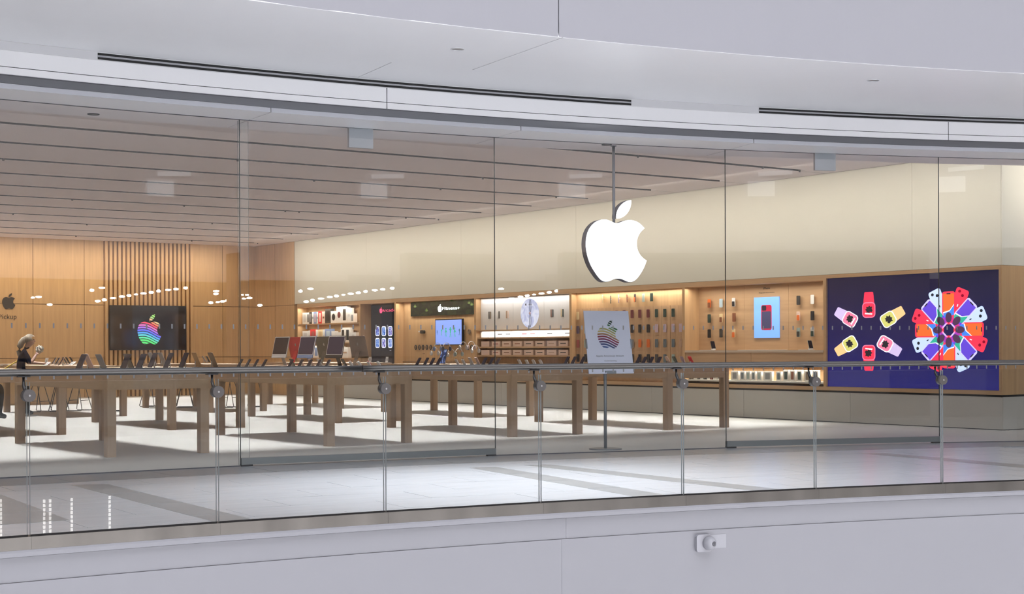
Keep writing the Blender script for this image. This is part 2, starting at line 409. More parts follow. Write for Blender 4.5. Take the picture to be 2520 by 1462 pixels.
# side wall: cream panels above, grey base below; the oak casework sits between
sw = struct(link('wall_right', None))
ZT, Z0 = 2.355, .505
bm = BM(); box(bm, WX+.62, WX+.8, 13.77, YB+.3, 0, CEIL+.2); obj('backing', bm, BASEP, sw)
yj = [13.757, 15.36, 19.45, 23.64, 27.7, 31.8, 35.5]
for a, b_ in zip(yj, yj[1:]):
    b = BM(); box(b, WX, WX+.12, a+.002, b_-.002, ZT+.004, CEIL+.0); obj('wall_panel', b, CREAM, sw)
yj = [13.735, 16.61, 19.0, 21.4, 23.8, 26.2, 28.6, 31.0, 33.4, 35.6]
for a, b_ in zip(yj, yj[1:]):
    b = BM(); box(b, WX+.005, WX+.12, a+.003, b_-.003, .012, Z0-.03); obj('base_panel', b, BASEP, sw)
bm = BM(); box(bm, WX+.03, WX+.13, 13.76, 35.6, Z0-.032, Z0); box(bm, WX+.03, WX+.13, 13.76, 35.6, 0, .014); obj('shadow_reveal', bm, BLACK, sw)
for a, b_ in ((35.51, 36.6), (36.61, YB)):
    for z0, z1 in ((.004, .99), (1.0, 2.335), (2.345, CEIL)):
        b = BM(); box(b, WX-.004, WX+.12, a+.004, b_-.004, z0, z1); obj('wood_panel', b, OAKZ, sw)
# the wall turns the corner toward the shopfront
sr = struct(link('wall_return', None))
for n_, z0, z1, m, o_ in (('wall_panel', ZT+.004, CEIL, CREAM, 0), ('base_panel', .012, Z0-.03, BASEP, .005), ('shadow_reveal', Z0-.032, Z0, BLACK, .03)):
    b = BM(); box(b, WX+.0, 23, 13.74+o_, 13.755, z0, z1); obj(n_, b, m, sr)
b = BM(); box(b, WX-.009, 23, 13.738, 13.755, Z0+.001, ZT); obj('wood_panel', b, OAKZ, sr)
bm = BM(); box(bm, -9.15, -9.0, 11, YB+.3, 0, CEIL+.2); struct(obj('wall_left', bm, CREAM))
# ceiling: long panels between black slots
cl = struct(link('ceiling', None))
b = BM(); box(b, WX, 23.0, 11.75, 13.099, CEIL, CEIL+.13); obj('ceiling_panel', b, CEILM, cl)
bm = BM(); box(bm, -9.1, 23.0, 13.0, YB+.3, CEIL+.14, CEIL+.3); obj('plenum', bm, BLACK, cl)
edges = [13.1] + SLOTS + [YB + .1]
GAP = .08
for i, (a, b_) in enumerate(zip(edges, edges[1:])):
    b = BM(); fs = box(b, -9.0, WX-.02 if i else 23.0, a + (GAP if i else 0), b_ - (GAP if i < len(edges)-2 else 0), CEIL, CEIL+.13)
    for f in fs[2:]: f.material_index = 1
    obj('ceiling_panel', b, [CEILM, BLACK], cl)
for y in SLOTS:
    b = BM(); box(b, WX-.62, WX-.02, y-GAP+.004, y+GAP-.004, CEIL+.001, CEIL+.1); obj('end_filler', b, CEILM, cl)
# front soffit that straddles the glass, inner and outer, with mitred joints
hd = struct(link('ceiling_front', None))
def phs(*pxs): return [px_phi(p, 300) for p in pxs]
so_j = [PH0] + phs(612, 1224) + phs(1795) + [PH1]
ZH = 3.555
for a, b_ in zip(so_j, so_j[1:]):
    b = BM(); arc(b, CS, rectp(RS-.60, RS-.012, ZH, ZH+.05), a+.0002, b_-.0002, 14); obj('soffit_panel', b, WHITE, hd)
    b = BM(); arc(b, CS, rectp(RS+.012, RS+.62, ZH, ZH+.05), a+.0002, b_-.0002, 14); obj('soffit_panel', b, CEILM, hd)
    b = BM(); arc(b, CS, rectp(RS-.605, RS-.601, ZH, ZH+.045), a+.0003, b_-.0003, 14); obj('edge_trim', b, mat('soffit edge trim', (.55, .56, .60), .5), hd)
b = BM(); arc(b, CS, rectp(RS-.012, RS+.012, ZH-.004, ZH+.05), PH0, PH1, 90); obj('head_channel', b, JOINT, hd)
b = BM(); arc(b, CS, rectp(RS+.60, RS+.62, ZH+.05, CEIL+.02), PH0, PH1, 80); obj('drop_face', b, CEILM, hd)
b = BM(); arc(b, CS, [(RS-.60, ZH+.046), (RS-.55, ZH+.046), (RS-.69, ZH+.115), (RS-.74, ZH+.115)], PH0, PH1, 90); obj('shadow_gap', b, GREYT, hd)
# bulkhead fascia over the shopfront
bf = struct(link('wall_bulkhead', None))
fj = [PH0] + phs(882) + phs(2256) + [PH1]
for a, b_ in zip(fj, fj[1:]):
    for z0, z1 in ((ZH+.105, 3.722), (3.729, 3.873)):
        b = BM(); arc(b, CS, rectp(RS-.75, RS-.70, z0, z1), a+.0002, b_-.0002, 16); obj('fascia_panel', b, WHITE, bf)
b = BM(); arc(b, CS, rectp(RS-.735, RS-.69, ZH+.10, 3.88), PH0, PH1, 90); obj('backing', b, JOINT, bf)
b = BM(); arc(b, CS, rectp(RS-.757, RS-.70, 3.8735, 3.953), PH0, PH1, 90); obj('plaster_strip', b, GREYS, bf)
# outer soffit of the concourse
cs = struct(link('ceiling_concourse', None))
sj = [PH0] + [phi_of(on_z(920, 176, 3.95), CS)] + [phi_of(on_z(2700, 300, 3.95), CS)] + [PH1]
for a, b_ in zip(sj, sj[1:]):
    b = BM(); arc(b, CS, [(RS-.756, 3.9535), (RS-1.6, 3.972), (RS-1.6, 4.05), (RS-.756, 4.05)], a+.0002, b_-.0002, 18); obj('soffit_panel', b, WHITE, cs)
sj = [PH0] + [phi_of(on_z(1270, 135, 3.95), CS)] + [PH1]
for a, b_ in zip(sj, sj[1:]):
    b = BM(); arc(b, CS, [(RS-1.612, 3.962), (RS-3.440, 3.950), (RS-3.440, 3.9525), (RS-3.40, 4.05), (RS-1.612, 4.05)], a+.0002, b_-.0002, 20); obj('soffit_panel', b, WHITE, cs)
# upper floor fascia
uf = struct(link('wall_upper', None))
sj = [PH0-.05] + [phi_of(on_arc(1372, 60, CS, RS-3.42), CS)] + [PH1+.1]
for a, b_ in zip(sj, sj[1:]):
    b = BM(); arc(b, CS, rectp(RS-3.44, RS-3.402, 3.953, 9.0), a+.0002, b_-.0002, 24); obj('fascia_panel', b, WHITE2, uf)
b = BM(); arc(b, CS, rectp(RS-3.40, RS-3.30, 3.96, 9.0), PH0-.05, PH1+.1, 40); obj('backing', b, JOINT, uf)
# slab edge below the balustrade
sf = struct(link('wall_slab_edge', None))
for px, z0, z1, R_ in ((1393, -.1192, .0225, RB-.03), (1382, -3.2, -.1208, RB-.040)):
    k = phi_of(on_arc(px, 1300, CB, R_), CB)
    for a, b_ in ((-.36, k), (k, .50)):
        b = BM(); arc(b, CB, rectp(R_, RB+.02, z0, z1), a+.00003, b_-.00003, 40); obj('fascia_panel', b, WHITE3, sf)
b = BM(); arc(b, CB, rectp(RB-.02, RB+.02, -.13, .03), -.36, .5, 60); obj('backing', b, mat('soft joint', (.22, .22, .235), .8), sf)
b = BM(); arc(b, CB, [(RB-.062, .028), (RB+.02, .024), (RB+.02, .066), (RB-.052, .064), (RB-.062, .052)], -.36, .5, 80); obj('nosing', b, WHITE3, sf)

# ================================================================== SHOPFRONT GLASS AND DOORS
FB = .008
cuts = [px_phi(p, 1100) for p in (592, 1219, 1787, 2312)]
cuts = [-.034-.1055*4, -.034-.1055*3, -.034-.1055*2, -.034-.1055, -.034] + cuts + [.483, .588]
def dots(parent, a, b_):
    st = .132/RS; k = math.ceil(a/st)
    while k*st < b_:
        for z, h_ in ((1.432, .048), (.945, .058)):
            mid = (parent['a0']+parent['b0'])/2; M = T(*pol(CS, (RS-.0075)*cos((parent['b0']-parent['a0'])/2)/cos(k*st-mid), k*st, z)) @ Matrix.Rotation(-mid, 4, 'Z')
            link('marker_dot', DOT, parent, M)
        k += 1
bm = BM(); box(bm, -.008, .008, -.0012, 0, -.024, .024); DOT = new_mesh('marker_dot', bm, STICK)
nwin = 0
for i, (a, b_) in enumerate(zip(cuts, cuts[1:])):
    door = i in (5, 7)
    nwin += 1
    nm = f'door_{(i-3)//2}' if door else f'window_{(1, 2, 3, 4, 5, 0, 6, 0, 7, 8)[i]}'
    wn = struct(link(nm, None))
    a2, b2 = a + .002/RS, b_ - .002/RS
    z0 = .075 if door else FB
    b = BM(); arc(b, CS, rectp(RS-.006, RS+.006, z0, ZH-.004), a2, b2, 1, 0, mend=1); obj('glass_pane', b, [GLASS, GEDGE], wn)
    if door:
        b = BM(); arc(b, CS, rectp(RS-.025, RS+.025, .018, .085), a2, b2, 1); obj('bottom_rail', b, DOORM, wn)
        b = BM(); arc(b, CS, rectp(RS-.03, RS+.03, .0, .018), b2-.10/RS, b2, 2); arc(b, CS, rectp(RS-.03, RS+.03, .0, .018), a2, a2+.12/RS, 2); obj('pivot_shoe', b, BLACKP, wn)
        pm = px_phi(887 if i == 5 else 2029, 340)
        b = BM(); arc(b, CS, rectp(RS-.020, RS+.020, 3.345, ZH-.004), pm-.14/RS, pm+.14/RS, 3); obj('patch_fitting', b, PATCH, wn)
        # overlapping fixed fin beside the door leaf
        if i == 5:
            b = BM(); arc(b, CS, rectp(RS+.05, RS+.06, FB, ZH-.004), a2, a2+.115/RS, 2, 0, mend=1); obj('glass_fin', b, [GLASS, GEDGE], wn)
    else:
        b = BM(); arc(b, CS, rectp(RS-.012, RS+.012, 0, .010), a2, b2, 1); obj('sill_channel', b, JOINT, wn)
    for e_, s_ in ((a, 1), (b_, -1)):
        if -.44 < e_ < .58:
            b = BM(); arc(b, CS, rectp(RS-.008, RS+.008, .0, ZH-.004), min(e_, e_+s_*.002/RS), max(e_, e_+s_*.002/RS), 1); obj('edge_seal', b, [GEDGE], wn)
    wn['a0'] = a; wn['b0'] = b_
    if b2 > -.034: dots(wn, a2, b2)
    del wn['a0'], wn['b0']

# ================================================================== BALUSTRADE
bj = [px_phi(p, 1200, CB, RB) for p in (70, 535, 947, 1329, 1680, 2006, 2318)]
stp = bj[1]-bj[0]
bj = [bj[0]-2*stp*1.0, bj[0]-stp] + bj + [bj[-1]+stp, bj[-1]+2*stp]
rl = thing('handrail', 'long dark steel handrail curving along the top of the glass balustrade', 'handrail')
bm = BM(); k = px_phi(902, 910, CB, RB)
tube(bm, [pol(CB, RB+.085, bj[0] + (k-bj[0])*i/20, 1.07) for i in range(21)], .0215, 14); obj('rail_length', bm, RAIL, rl)
bm = BM(); tube(bm, [pol(CB, RB+.085, k+.0002 + (bj[-1]-k)*i/30, 1.07) for i in range(31)], .0215, 14); obj('rail_length', bm, RAIL, rl)
for j, ph in enumerate(bj[1:-1]):
    br = link('bracket', None, rl, T(*pol(CB, RB, ph, 0)) @ Matrix.Rotation(-ph, 4, 'Z'))
    b = BM(); tube(b, [(0, .012, .94), (0, .05, .955), (0, .082, 1.0), (0, .085, 1.05)], .011, 8, radii=[.012, .012, .010, .009]); box(b, -.035, .035, .065, .105, 1.044, 1.052); obj('arm', b, BLACKP, br)
    b = BM(); lathe(b, [(.036, -.028), (.036, .028)], 24, M=T(0, 0, .94) @ RX(90)); obj('clamp_disc', b, CLAMP, br)
    b = BM(); lathe(b, [(.006, .0), (.006, .004)], 12, M=T(0, -.028, .94) @ RX(90)); obj('screw', b, mat('dull screw', (.30, .29, .28), .5), br)
nb = 0
for a, b_ in zip(bj, bj[1:]):
    vis = phi_of(on_arc(-40, 1300, CB, RB), CB) < b_ and a < phi_of(on_arc(2560, 1190, CB, RB), CB)
    nb += 1
    g = .008/RB
    gp = thing('balustrade_panel', f'clear frameless glass guard panel in steel shoe, {ORD[nb-1]} from the mop end', 'glass panel', group='balustrade panels along the concourse edge')
    b = BM(); arc(b, CB, rectp(RB-.0085, RB+.0085, .06, 1.018), a+g, b_-g, 1, 0, mend=1, mis=[0, 0, 2, 0]); obj('glass_pane', b, [GLASSB, GMID, GLIT], gp)
    b = BM(); arc(b, CB, [(RB-.05, .062), (RB+.05, .062), (RB+.05, .138), (RB-.012, .140), (RB-.05, .137)], a+.0005/RB, b_-.0005/RB, 12); obj('steel_shoe', b, STEEL, gp)
    b = BM(); arc(b, CB, rectp(RB-.016, RB-.009, .130, .146), a+g, b_-g, 1); obj('gasket', b, BLACKP, gp)

# ================================================================== SLOT DIFFUSERS, DOWNLIGHTS, CAMERA ON THE SLAB EDGE
def diffuser(px0, px1, lab):
    a, b_ = px_phi(px0, 160, CS, RS-.85), px_phi(px1, 260, CS, RS-.85) if px1 < 2500 else .60
    d = thing('slot_diffuser', lab, 'air vent', group='linear air diffusers over the shopfront')
    pr = lambda s0, s1, o_: rectp(RS-.7585-o_, RS-.74, 3.8735+.0795*s0, 3.8735+.0795*s1)
    b = BM(); arc(b, CS, pr(.08, .36, 0), a, b_, 50); obj('slot', b, BLACK, d)
    b = BM(); arc(b, CS, pr(.58, .85, 0), a, b_, 50); obj('slot', b, BLACK, d)
    b = BM(); arc(b, CS, pr(.38, .56, .003), a, b_, 50); obj('blade', b, WHITE2, d)
diffuser(249, 1563, 'long black double slot air diffuser over the glass beside the hanging sign')
diffuser(1877, 2600, 'black double slot air diffuser over the blue video wall')
def downlight(p, lab, r=.06, dark=False):
    d = thing('recessed_downlight', lab, 'ceiling light', T(*p))
    b = BM(); ring(b, None, None, r, .006, 24); obj('trim_ring', b, GREYS if not dark else JOINT, d)
    b = BM(); lathe(b, [(r*.95, .001), (r*.6, .06)], 20); obj('reflector', b, mat('downlight reflector', (.35, .34, .33), .3, metal=.6), d)
downlight(on_z(1126, 121, 3.953), 'small round recessed light in the white concourse soffit beside the panel joint')
downlight(on_z(2149, 198, 3.953), 'small round recessed light in the white soffit over the blue video wall')
downlight(on_z(230, 281, ZH-.002), 'round recessed light in the shop soffit above the striped emblem screen', .055, True)
downlight(on_z(1493, 356, ZH-.002), 'round recessed light in the shop soffit beside the hanging rod', .055, True)
sp = on_arc(1728, 1336, CB, RB-.040); ph = phi_of(sp, CB)
cm = thing('security_camera', 'white security camera with round lens on the slab edge under the railing', 'camera', T(sp.x, sp.y, sp.z) @ Matrix.Rotation(-ph, 4, 'Z') @ RX(90))
b = BM(); prism(b, rrect(.125, .125, .02), 0, .03); obj('base', b, WHITE2, cm)
b = BM(); lathe(b, [(.05, .028), (.05, .05), (.044, .07), (.03, .088), (.01, .095)], 24, M=T(.035, 0, 0)); obj('dome', b, WHITE2, cm)
b = BM(); lathe(b, [(.018, .0), (.018, .012), (.01, .014)], 18, M=T(.035, 0, .075) @ RY(32) @ T(0, 0, .012)); obj('lens', b, mat('smoked lens', (.12, .12, .13), .15), cm)
b = BM(); box(b, .05, .20, -.045, .055, .0, .003); obj('cover_plate', b, WHITE2, cm)
b = BM(); box(b, -.05, .05, -.02, .02, .0, .03, M=T(0, .085, 0)); 
b.free()

# ================================================================== THE OPPOSITE SIDE OF THE ATRIUM (seen only as reflections)
ow = struct(link('wall_opposite', None))
OPW = mat('opposite wall', (.80, .77, .77), .6); OPD = mat('opposite shop dark', (.05, .045, .04), .6)
b = BM(); box(b, -22, 30, -14.3, -14.0, 3.4, 11); obj('upper_wall', b, OPW, ow); b = BM(); box(b, -22, 30, -14.3, -14.0, -6, 3.4); obj('lower_wall', b, mat('opposite lower wall', (.36, .34, .33), .6), ow)
for i, x0 in enumerate((-18, -11, -4, 3, 10, 17)):
    b = BM(); box(b, x0, x0+5.6, -14.0, -13.97, 0, 3.2); obj('shopfront_panel', b, OPD if i % 2 else mat('opposite shop oak', (.35, .24, .15), .6), ow)
    b = BM(); box(b, x0, x0+5.6, -14.02, -13.8, 3.2, 3.6); obj('shop_header', b, OPW, ow)
b = BM(); box(b, -22, 30, -14, -.9, -.5, -.35); struct(obj('floor_opposite', b, GROUT))
b = BM(); box(b, -22, 30, -14, 12, -5.8, -5.6); struct(obj('floor_lower', b, mat('lower level stone', (.78, .78, .79), .5)))
SPL = mat('opposite spot lamp', (1, 1, 1), .5, emis=60, ecol=(1, .97, .92)); n_ = 0
b0 = BM(); bmesh.ops.create_icosphere(b0, subdivisions=2, radius=.065, matrix=Matrix.Diagonal((1.25, 1, .55, 1))); LAMPM = new_mesh('lamp', b0, SPL)
for i, (x, z) in enumerate(((12.05, 2.58), (12.2, 2.60), (12.49, 2.40), (13.62, 2.80), (13.9, 2.87), (13.78, 2.51), (13.96, 2.55), (14.2, 2.60), (14.45, 2.645), (14.64, 2.675), (14.84, 2.71), (15.05, 2.74), (15.27, 2.77), (15.48, 2.81), (15.75, 2.845), (15.98, 2.875), (16.26, 2.91), (17.16, 2.84), (17.15, 2.76), (17.0, 2.51), (17.2, 2.53), (17.35, 2.55), (17.5, 2.58), (17.75, 2.60), (17.95, 2.63))):
    t = thing('opposite_spotlight', f'small bright spotlight across the atrium mirrored in the shop glass, {ORD[i]} of its row', 'ceiling light', T(x, -11.5, z) @ Matrix.Diagonal((.7 + .5*((i*37) % 10)/10, 1, .7 + .5*((i*53) % 10)/10, 1)), 'spotlights across the atrium')
    link('lamp', LAMPM, t)
b = BM(); box(b, 13.75, 18.6, -2.6, -2.0, -.35, 3.3, 1); struct(obj('blocker_opposite', b, [OPW, mat('opposite blocker', (.25, .24, .23), .6)]))  # added unseen block that keeps the lamp row out of some panes
LCOL = mat('lit column cell', (1, 1, 1), .5, emis=14, ecol=(1, .98, .95))
for i, x in enumerate((8.86, 8.98, 9.42, 10.21)):
    t = thing('light_column', f'row of small bright squares across the atrium, seen in the balustrade glass, {ORD[i]}', 'lamp', T(x, -13.95, -2.62), 'light columns across the atrium')
    for k in range(9):
        b = BM(); box(b, -.022, .022, 0, .02, k*.088, k*.088+.066); obj('cell', b, LCOL, t)
LPN = mat('lit panel', (1, 1, 1), .5, emis=1.6, ecol=(.90, .93, 1.))
for x, z, w_, h, r, lab in ((16.87, 6.35, 1.0, .12, -3, 'long bright roof opening across the atrium'), (16.45, 5.9, .8, .45, 0, 'bright screen across the atrium')):
    t = thing('lit_panel', lab, 'lamp', T(x, -13.95, z) @ Matrix.Rotation(radians(r), 4, 'Y'))
    b = BM(); box(b, -w_/2, w_/2, 0, .03, -h/2, h/2); obj('panel', b, LPN, t)

# ================================================================== HANGING EMBLEM SIGN
pc = on_arc(1515, 600, CS, RS+.22); ph = phi_of(pc, CS)
LIT = mat('lit white acrylic', (1, 1, 1), .4, emis=2.2)
sg = thing('hanging_sign', 'glowing white bitten fruit emblem hanging on a grey rod', 'sign', T(*pol(CS, RS+.16, px_phi(1510, 600, CS, RS+.16), 2.445)) @ Matrix.Rotation(-ph, 4, 'Z') @ RX(90))
b = BM(); prism(b, [(x*.965, y*.965) for x, y in EM_BODY], -.035, .075); obj('fruit_body', b, mat('sign return grey', (.18, .18, .22), .4, metal=.3), sg)
b = BM(); prism(b, [(x*.965, y*.965) for x, y in EM_LEAF], -.035, .075); obj('leaf', b, MC['sign return grey'], sg)
b = BM(); emblem(b, .955, .006, z=.076); obj('lit_face', b, LIT, sg)
b = BM(); tube(b, [(-.01, .20, .03), (-.01, ZH-2.445, .03)], .017, 12); obj('rod', b, mat('rod grey', (.22, .22, .25), .4, metal=.5), sg)
b = BM(); lathe(b, [(.035, -.008), (.035, .0)], 16, M=T(-.01, ZH-2.445-.001, .03) @ RX(-90)); obj('ceiling_cup', b, MC['rod grey'], sg)

# ================================================================== DISPLAY TABLES
TABLES = {1:(6.21,16.54),2:(9.06,16.69),3:(11.95,16.86),4:(14.74,16.87),5:(6.21,21.4),6:(9.04,21.53),7:(12.02,21.84),8:(14.85,21.97),9:(9.16,26.68),10:(12.10,26.98),11:(14.96,27.06),12:(3.35,16.5),13:(6.25,26.6)}
TW, TL, LG, TZ, TT = 1.115, 3.175, .055, .915, .165
tname = {1:'front row, behind the mop end of the balustrade',2:'front row, below the long air diffuser',3:'front row, behind the emblem poster stand',4:'front row, beside the blue video wall',
 5:'second row, farthest from the side wall',6:'second row, in line with the striped emblem screen',7:'second row, holding the desktop computers',8:'second row, holding the headphones',
 9:'third row, where the two people are',10:'third row, in line with the fluted panels',11:'third row, by the box shelves',12:'front row, outermost of its row',13:'third row, outermost of its row'}
b = BM(); box(b, -LG, TW+LG, -LG, TL+LG, TZ-TT, TZ); 
for f in b.faces:
    if f.normal.z > .5 or all(abs(v.co.z-TZ) < 1e-5 for v in f.verts): f.material_index = 1
bmesh.ops.bevel(b, geom=[e for e in b.edges], offset=.006, segments=2, affect='EDGES')
topme = new_mesh('tabletop', b, [OAKD, OAKT])
b = BM(); prism(b, rrect(2*LG, 2*LG, .012, 3), 0, TZ-TT); legme = new_mesh('leg', b, OAKL)
for k, (x, y) in TABLES.items():
    t = thing('display_table', f'long oak display table, {tname[k]}', 'table', T(x+.03, y+.03, 0), 'oak display tables')
    link('tabletop', topme, t)
    for dx in (0, TW):
        for dy in (0, TL): link('leg', legme, t, T(dx, dy, 0))
def tpos(k, px, fx):
    """point on table k, at the fraction fx of its width, that the photograph shows at column px"""
    x = TABLES[k][0] + .03 + fx*TW
    t = (px-1260.)/FPX; y = x*(CT - t*ST)/(ST + t*CT)
    y = min(max(y, TABLES[k][1] + .05), TABLES[k][1] + TL)
    return Vector((x, y, TZ))
def face(p, side): return T(*p) @ (RZ(-90) if side == 'L' else RZ(90))   # local -Y is the front; L looks away from the side wall
CM = {}
def cmat(nm, c, rough=.4, metal=0.):
    return mat('colour ' + nm, c, rough, metal)
COLS = dict(black=(.015,.015,.017), charcoal=(.05,.045,.042), silver=(.62,.60,.58), pink=(.75,.58,.54), gold=(.62,.44,.24), bronze=(.23,.17,.12), white=(.80,.78,.75),
    red=(.62,.03,.035), blue=(.22,.30,.50), navy=(.03,.035,.07), green=(.03,.055,.045), lilac=(.58,.45,.52), orange=(.75,.17,.04), slate=(.13,.16,.18), burgundy=(.13,.03,.035),
    sage=(.35,.43,.40), cream=(.78,.62,.36), brown=(.22,.08,.04), peach=(.80,.60,.50), grey=(.25,.25,.26), paleblue=(.50,.62,.70), tan=(.50,.33,.22), olive=(.13,.12,.09), floral=(.38,.10,.09), plum=(.10,.07,.11))
def C(n, metal=0.): return mat('colour ' + n + (' metal' if metal else ''), COLS[n], .38, metal)
def tablet(k, px, fx, side, col, lab, h=.245, w_=.18, tilt=24, scr=SCRN):
    t = thing('tablet', lab, 'tablet', face(tpos(k, px, fx), side), 'tablets on the oak tables')
    M = T(0, -.03, .012) @ RX(90-tilt) 
    b = BM(); prism(b, rrect(w_, h, .014), -.007, 0, M=M @ T(0, h/2, 0)); box(b, -w_/2+.015, -w_/2+.05, -.02+h-.045, -.02+h-.01, -.009, -.007, M=M); obj('body', b, C(col, .3), t)
    b = BM(); prism(b, rrect(w_-.014, h-.014, .008), .0, .001, M=M @ T(0, h/2, 0)); obj('screen', b, scr, t)
    b = BM(); tube(b, [(0, .05, .004), (0, .045, .10)], .009, 8); lathe(b, [(.045, 0), (.045, .005)], 16, M=T(0, .05, 0)); obj('stand', b, SILVER, t)
def phone(k, px, fx, side, col, lab, h=.147, tilt=32):
    t = thing('phone', lab, 'phone', face(tpos(k, px, fx), side), 'phones on the oak tables')
    M = T(0, -.03, .025) @ RX(90-tilt)
    b = BM(); prism(b, rrect(.072, h, .010), -.008, 0, M=M @ T(0, h/2, 0)); prism(b, rrect(.03, .03, .007), -.011, -.008, M=M @ T(-.016, h-.024, 0)); obj('body', b, C(col), t)
    b = BM(); prism(b, rrect(.066, h-.006, .008), .0, .001, M=M @ T(0, h/2, 0)); obj('screen', b, SCRN, t)
    b = BM(); tube(b, [(0, .035, .004), (0, .02, .075)], .008, 8); lathe(b, [(.036, 0), (.036, .006)], 16, M=T(0, .03, 0)); obj('stand', b, SILVER, t)
def watch_stand(k, px, fx, side, col, lab):
    t = thing('watch_stand', lab, 'watch', face(tpos(k, px, fx), side), 'watches on angled stands')
    M = T(0, 0, .012) @ RX(58)
    b = BM(); box(b, -.045, .045, -.04, .06, 0, .012); prism(b, [(-.03, 0), (.03, 0), (.03, .125), (-.03, .125)], -.012, 0, M=M); obj('stand', b, WHITEP, t)
    b = BM(); prism(b, rrect(.040, .044, .011), 0, .010, M=M @ T(0, .088, 0)); obj('watch_case', b, C(col, .3), t)
    b = BM(); prism(b, [(-.015, .005), (.015, .005), (.015, .068), (-.015, .068)], 0, .004, M=M); prism(b, [(-.015, .108), (.015, .108), (.013, .135), (-.013, .135)], 0, .004, M=M); obj('strap', b, C(col), t)
def computer(k, px, fx, side, col, scr, lab, yaw=0.):
    t = thing('desktop_computer', lab, 'computer', face(tpos(k, px, fx), side) @ RZ(yaw), 'desktop computers on one oak table')
    M = T(0, -.06, .135) @ RX(78)
    b = BM(); prism(b, rrect(.547, .375, .012), -.0115, 0, M=M @ T(0, .1875, 0)); obj('body', b, C(col, .3), t)
    b = BM(); prism(b, rrect(.543, .316, .008), 0, .0012, M=M @ T(0, .213, 0)); obj('bezel', b, mat('white bezel', (.78, .77, .74), .3) if scr is not None else SCRN, t)
    b = BM(); prism(b, rrect(.515, .292, .004), .0012, .002, M=M @ T(0, .213, 0)); obj('screen', b, scr or SCRN, t)
    b = BM(); prism(b, rrect(.547, .056, .008), 0, .0014, M=M @ T(0, .028, 0)); obj('chin', b, C(col), t)
    b = BM(); box(b, -.065, .065, -.075, .085, 0, .008); box(b, -.06, .06, -.006, .0, 0, .26, M=T(0, .075, .004) @ RX(20)); obj('stand', b, SILVER if col == 'silver' else C(col, .3), t)
    b = BM(); emblem(b, .055, .0008, M=M @ T(0, .24, -.0125) @ RY(180)); obj('emblem', b, MC['colour silver metal'] if 'colour silver metal' in MC else SILVER, t)
def headphones(k, px, fx, col, hgt, lab, yaw=0):
    t = thing('headphones', lab, 'headphones', T(*tpos(k, px, fx)) @ RZ(yaw), 'headphones on clear stands')
    b = BM(); lathe(b, [(.055, 0), (.055, .008)], 20); tube(b, [(0, 0, .006), (0, 0, hgt+.07)], .007, 8); obj('stand', b, CLEAR, t)
    b = BM(); pts = [(.075*cos(a), 0, hgt + .085*sin(a)) for a in [pi*i/14 for i in range(15)]]; tube(b, pts, .006, 6); obj('headband', b, WHITEP, t)
    for s in (-1, 1):
        b = BM(); lathe(b, [(.030, -.014), (.036, -.004), (.036, .008), (.028, .016)], 16, M=T(s*.076, 0, hgt-.02) @ RY(90) @ Matrix.Diagonal((1.2, 1, 1, 1))); obj('ear_cup', b, C(col), t)
# ---- tablets
tb = [(1,193,.12,'L','navy','dark tablet facing the glass beside the pale pink tablet'),(1,224,.55,'R','pink','pale pink tablet seen from behind on the front oak table'),
 (1,256,.12,'R','grey','low grey tablet right behind the pale pink tablet'),(1,303,.6,'L','charcoal','tall dark tablet below the corner of the wall screen'),
 (1,322,.95,'R','black','black tablet with a bright top edge seen from behind'),(1,341,.75,'L','black','black tablet with green edge glow below the striped emblem'),
 (6,372,.10,'L','charcoal','dark tablet over the white backed tablet'),(6,373,.9,'R','white','white tablet seen from behind on the second row table'),(6,403,.95,'R','silver','silver tablet edge behind a dark tablet near the fluted wall'),
 (6,411,.10,'L','charcoal','dark brown tablet below the edge of the wall screen'),(6,449,.45,'L','charcoal','dark brown tablet alone below the screen corner'),
 (6,487,.95,'R','gold','golden tablet seen from behind'),(6,527,.95,'R','bronze','bronze brown tablet seen from behind nearest the glass joint')]
for a in tb: tablet(*a)
# ---- phones
ph_l = [(9,131,.1,'L','white'),(9,140,.1,'L','silver'),(9,150,.1,'L','peach'),(9,161,.9,'R','charcoal'),(9,168,.9,'R','black'),(9,178,.9,'R','black'),
 (10,504,.9,'R','white'),(10,513,.9,'R','black'),
 (2,588,.1,'L','black'),(2,607,.1,'L','black'),(2,627,.1,'L','black'),(2,647,.1,'L','black'),
 (2,712,.3,'L','black'),(2,722,.85,'R','charcoal'),(2,736,.3,'L','black'),(2,745,.85,'R','peach'),(2,758,.3,'L','black'),(2,769,.85,'R','peach'),(2,781,.3,'L','slate'),(2,790,.85,'R','silver'),(2,803,.3,'L','slate'),
 (2,850,.9,'R','black'),
 (3,1027,.1,'L','black'),(3,1046,.1,'L','black'),(3,1061,.1,'L','black'),(3,1077,.1,'L','black'),(3,1161,.9,'R','white'),(3,1177,.9,'R','pink'),(3,1189,.4,'L','black'),(3,1206,.4,'L','charcoal'),(3,1222,.4,'L','charcoal'),
 (4,1393,.1,'L','black'),(4,1410,.1,'L','black'),(4,1432,.1,'L','black'),(4,1568,.1,'L','black'),(4,1583,.1,'L','black'),(4,1600,.1,'L','black'),(4,1619,.1,'L','charcoal'),
 (4,1645,.9,'R','peach'),(4,1663,.9,'R','green'),(4,1682,.9,'R','lilac'),(4,1702,.9,'R','red')]
cnt = {}
tshort = {1:'front table behind the mop end',2:'front table of paired phones',3:'front table behind the poster',4:'front table beside the video wall',9:'table where the people are',10:'table by the fluted panels'}
for k, px, fx, s, col in ph_l:
    key = (k, col, s); cnt[key] = cnt.get(key, 0) + 1
tot = dict(cnt); cnt = {}
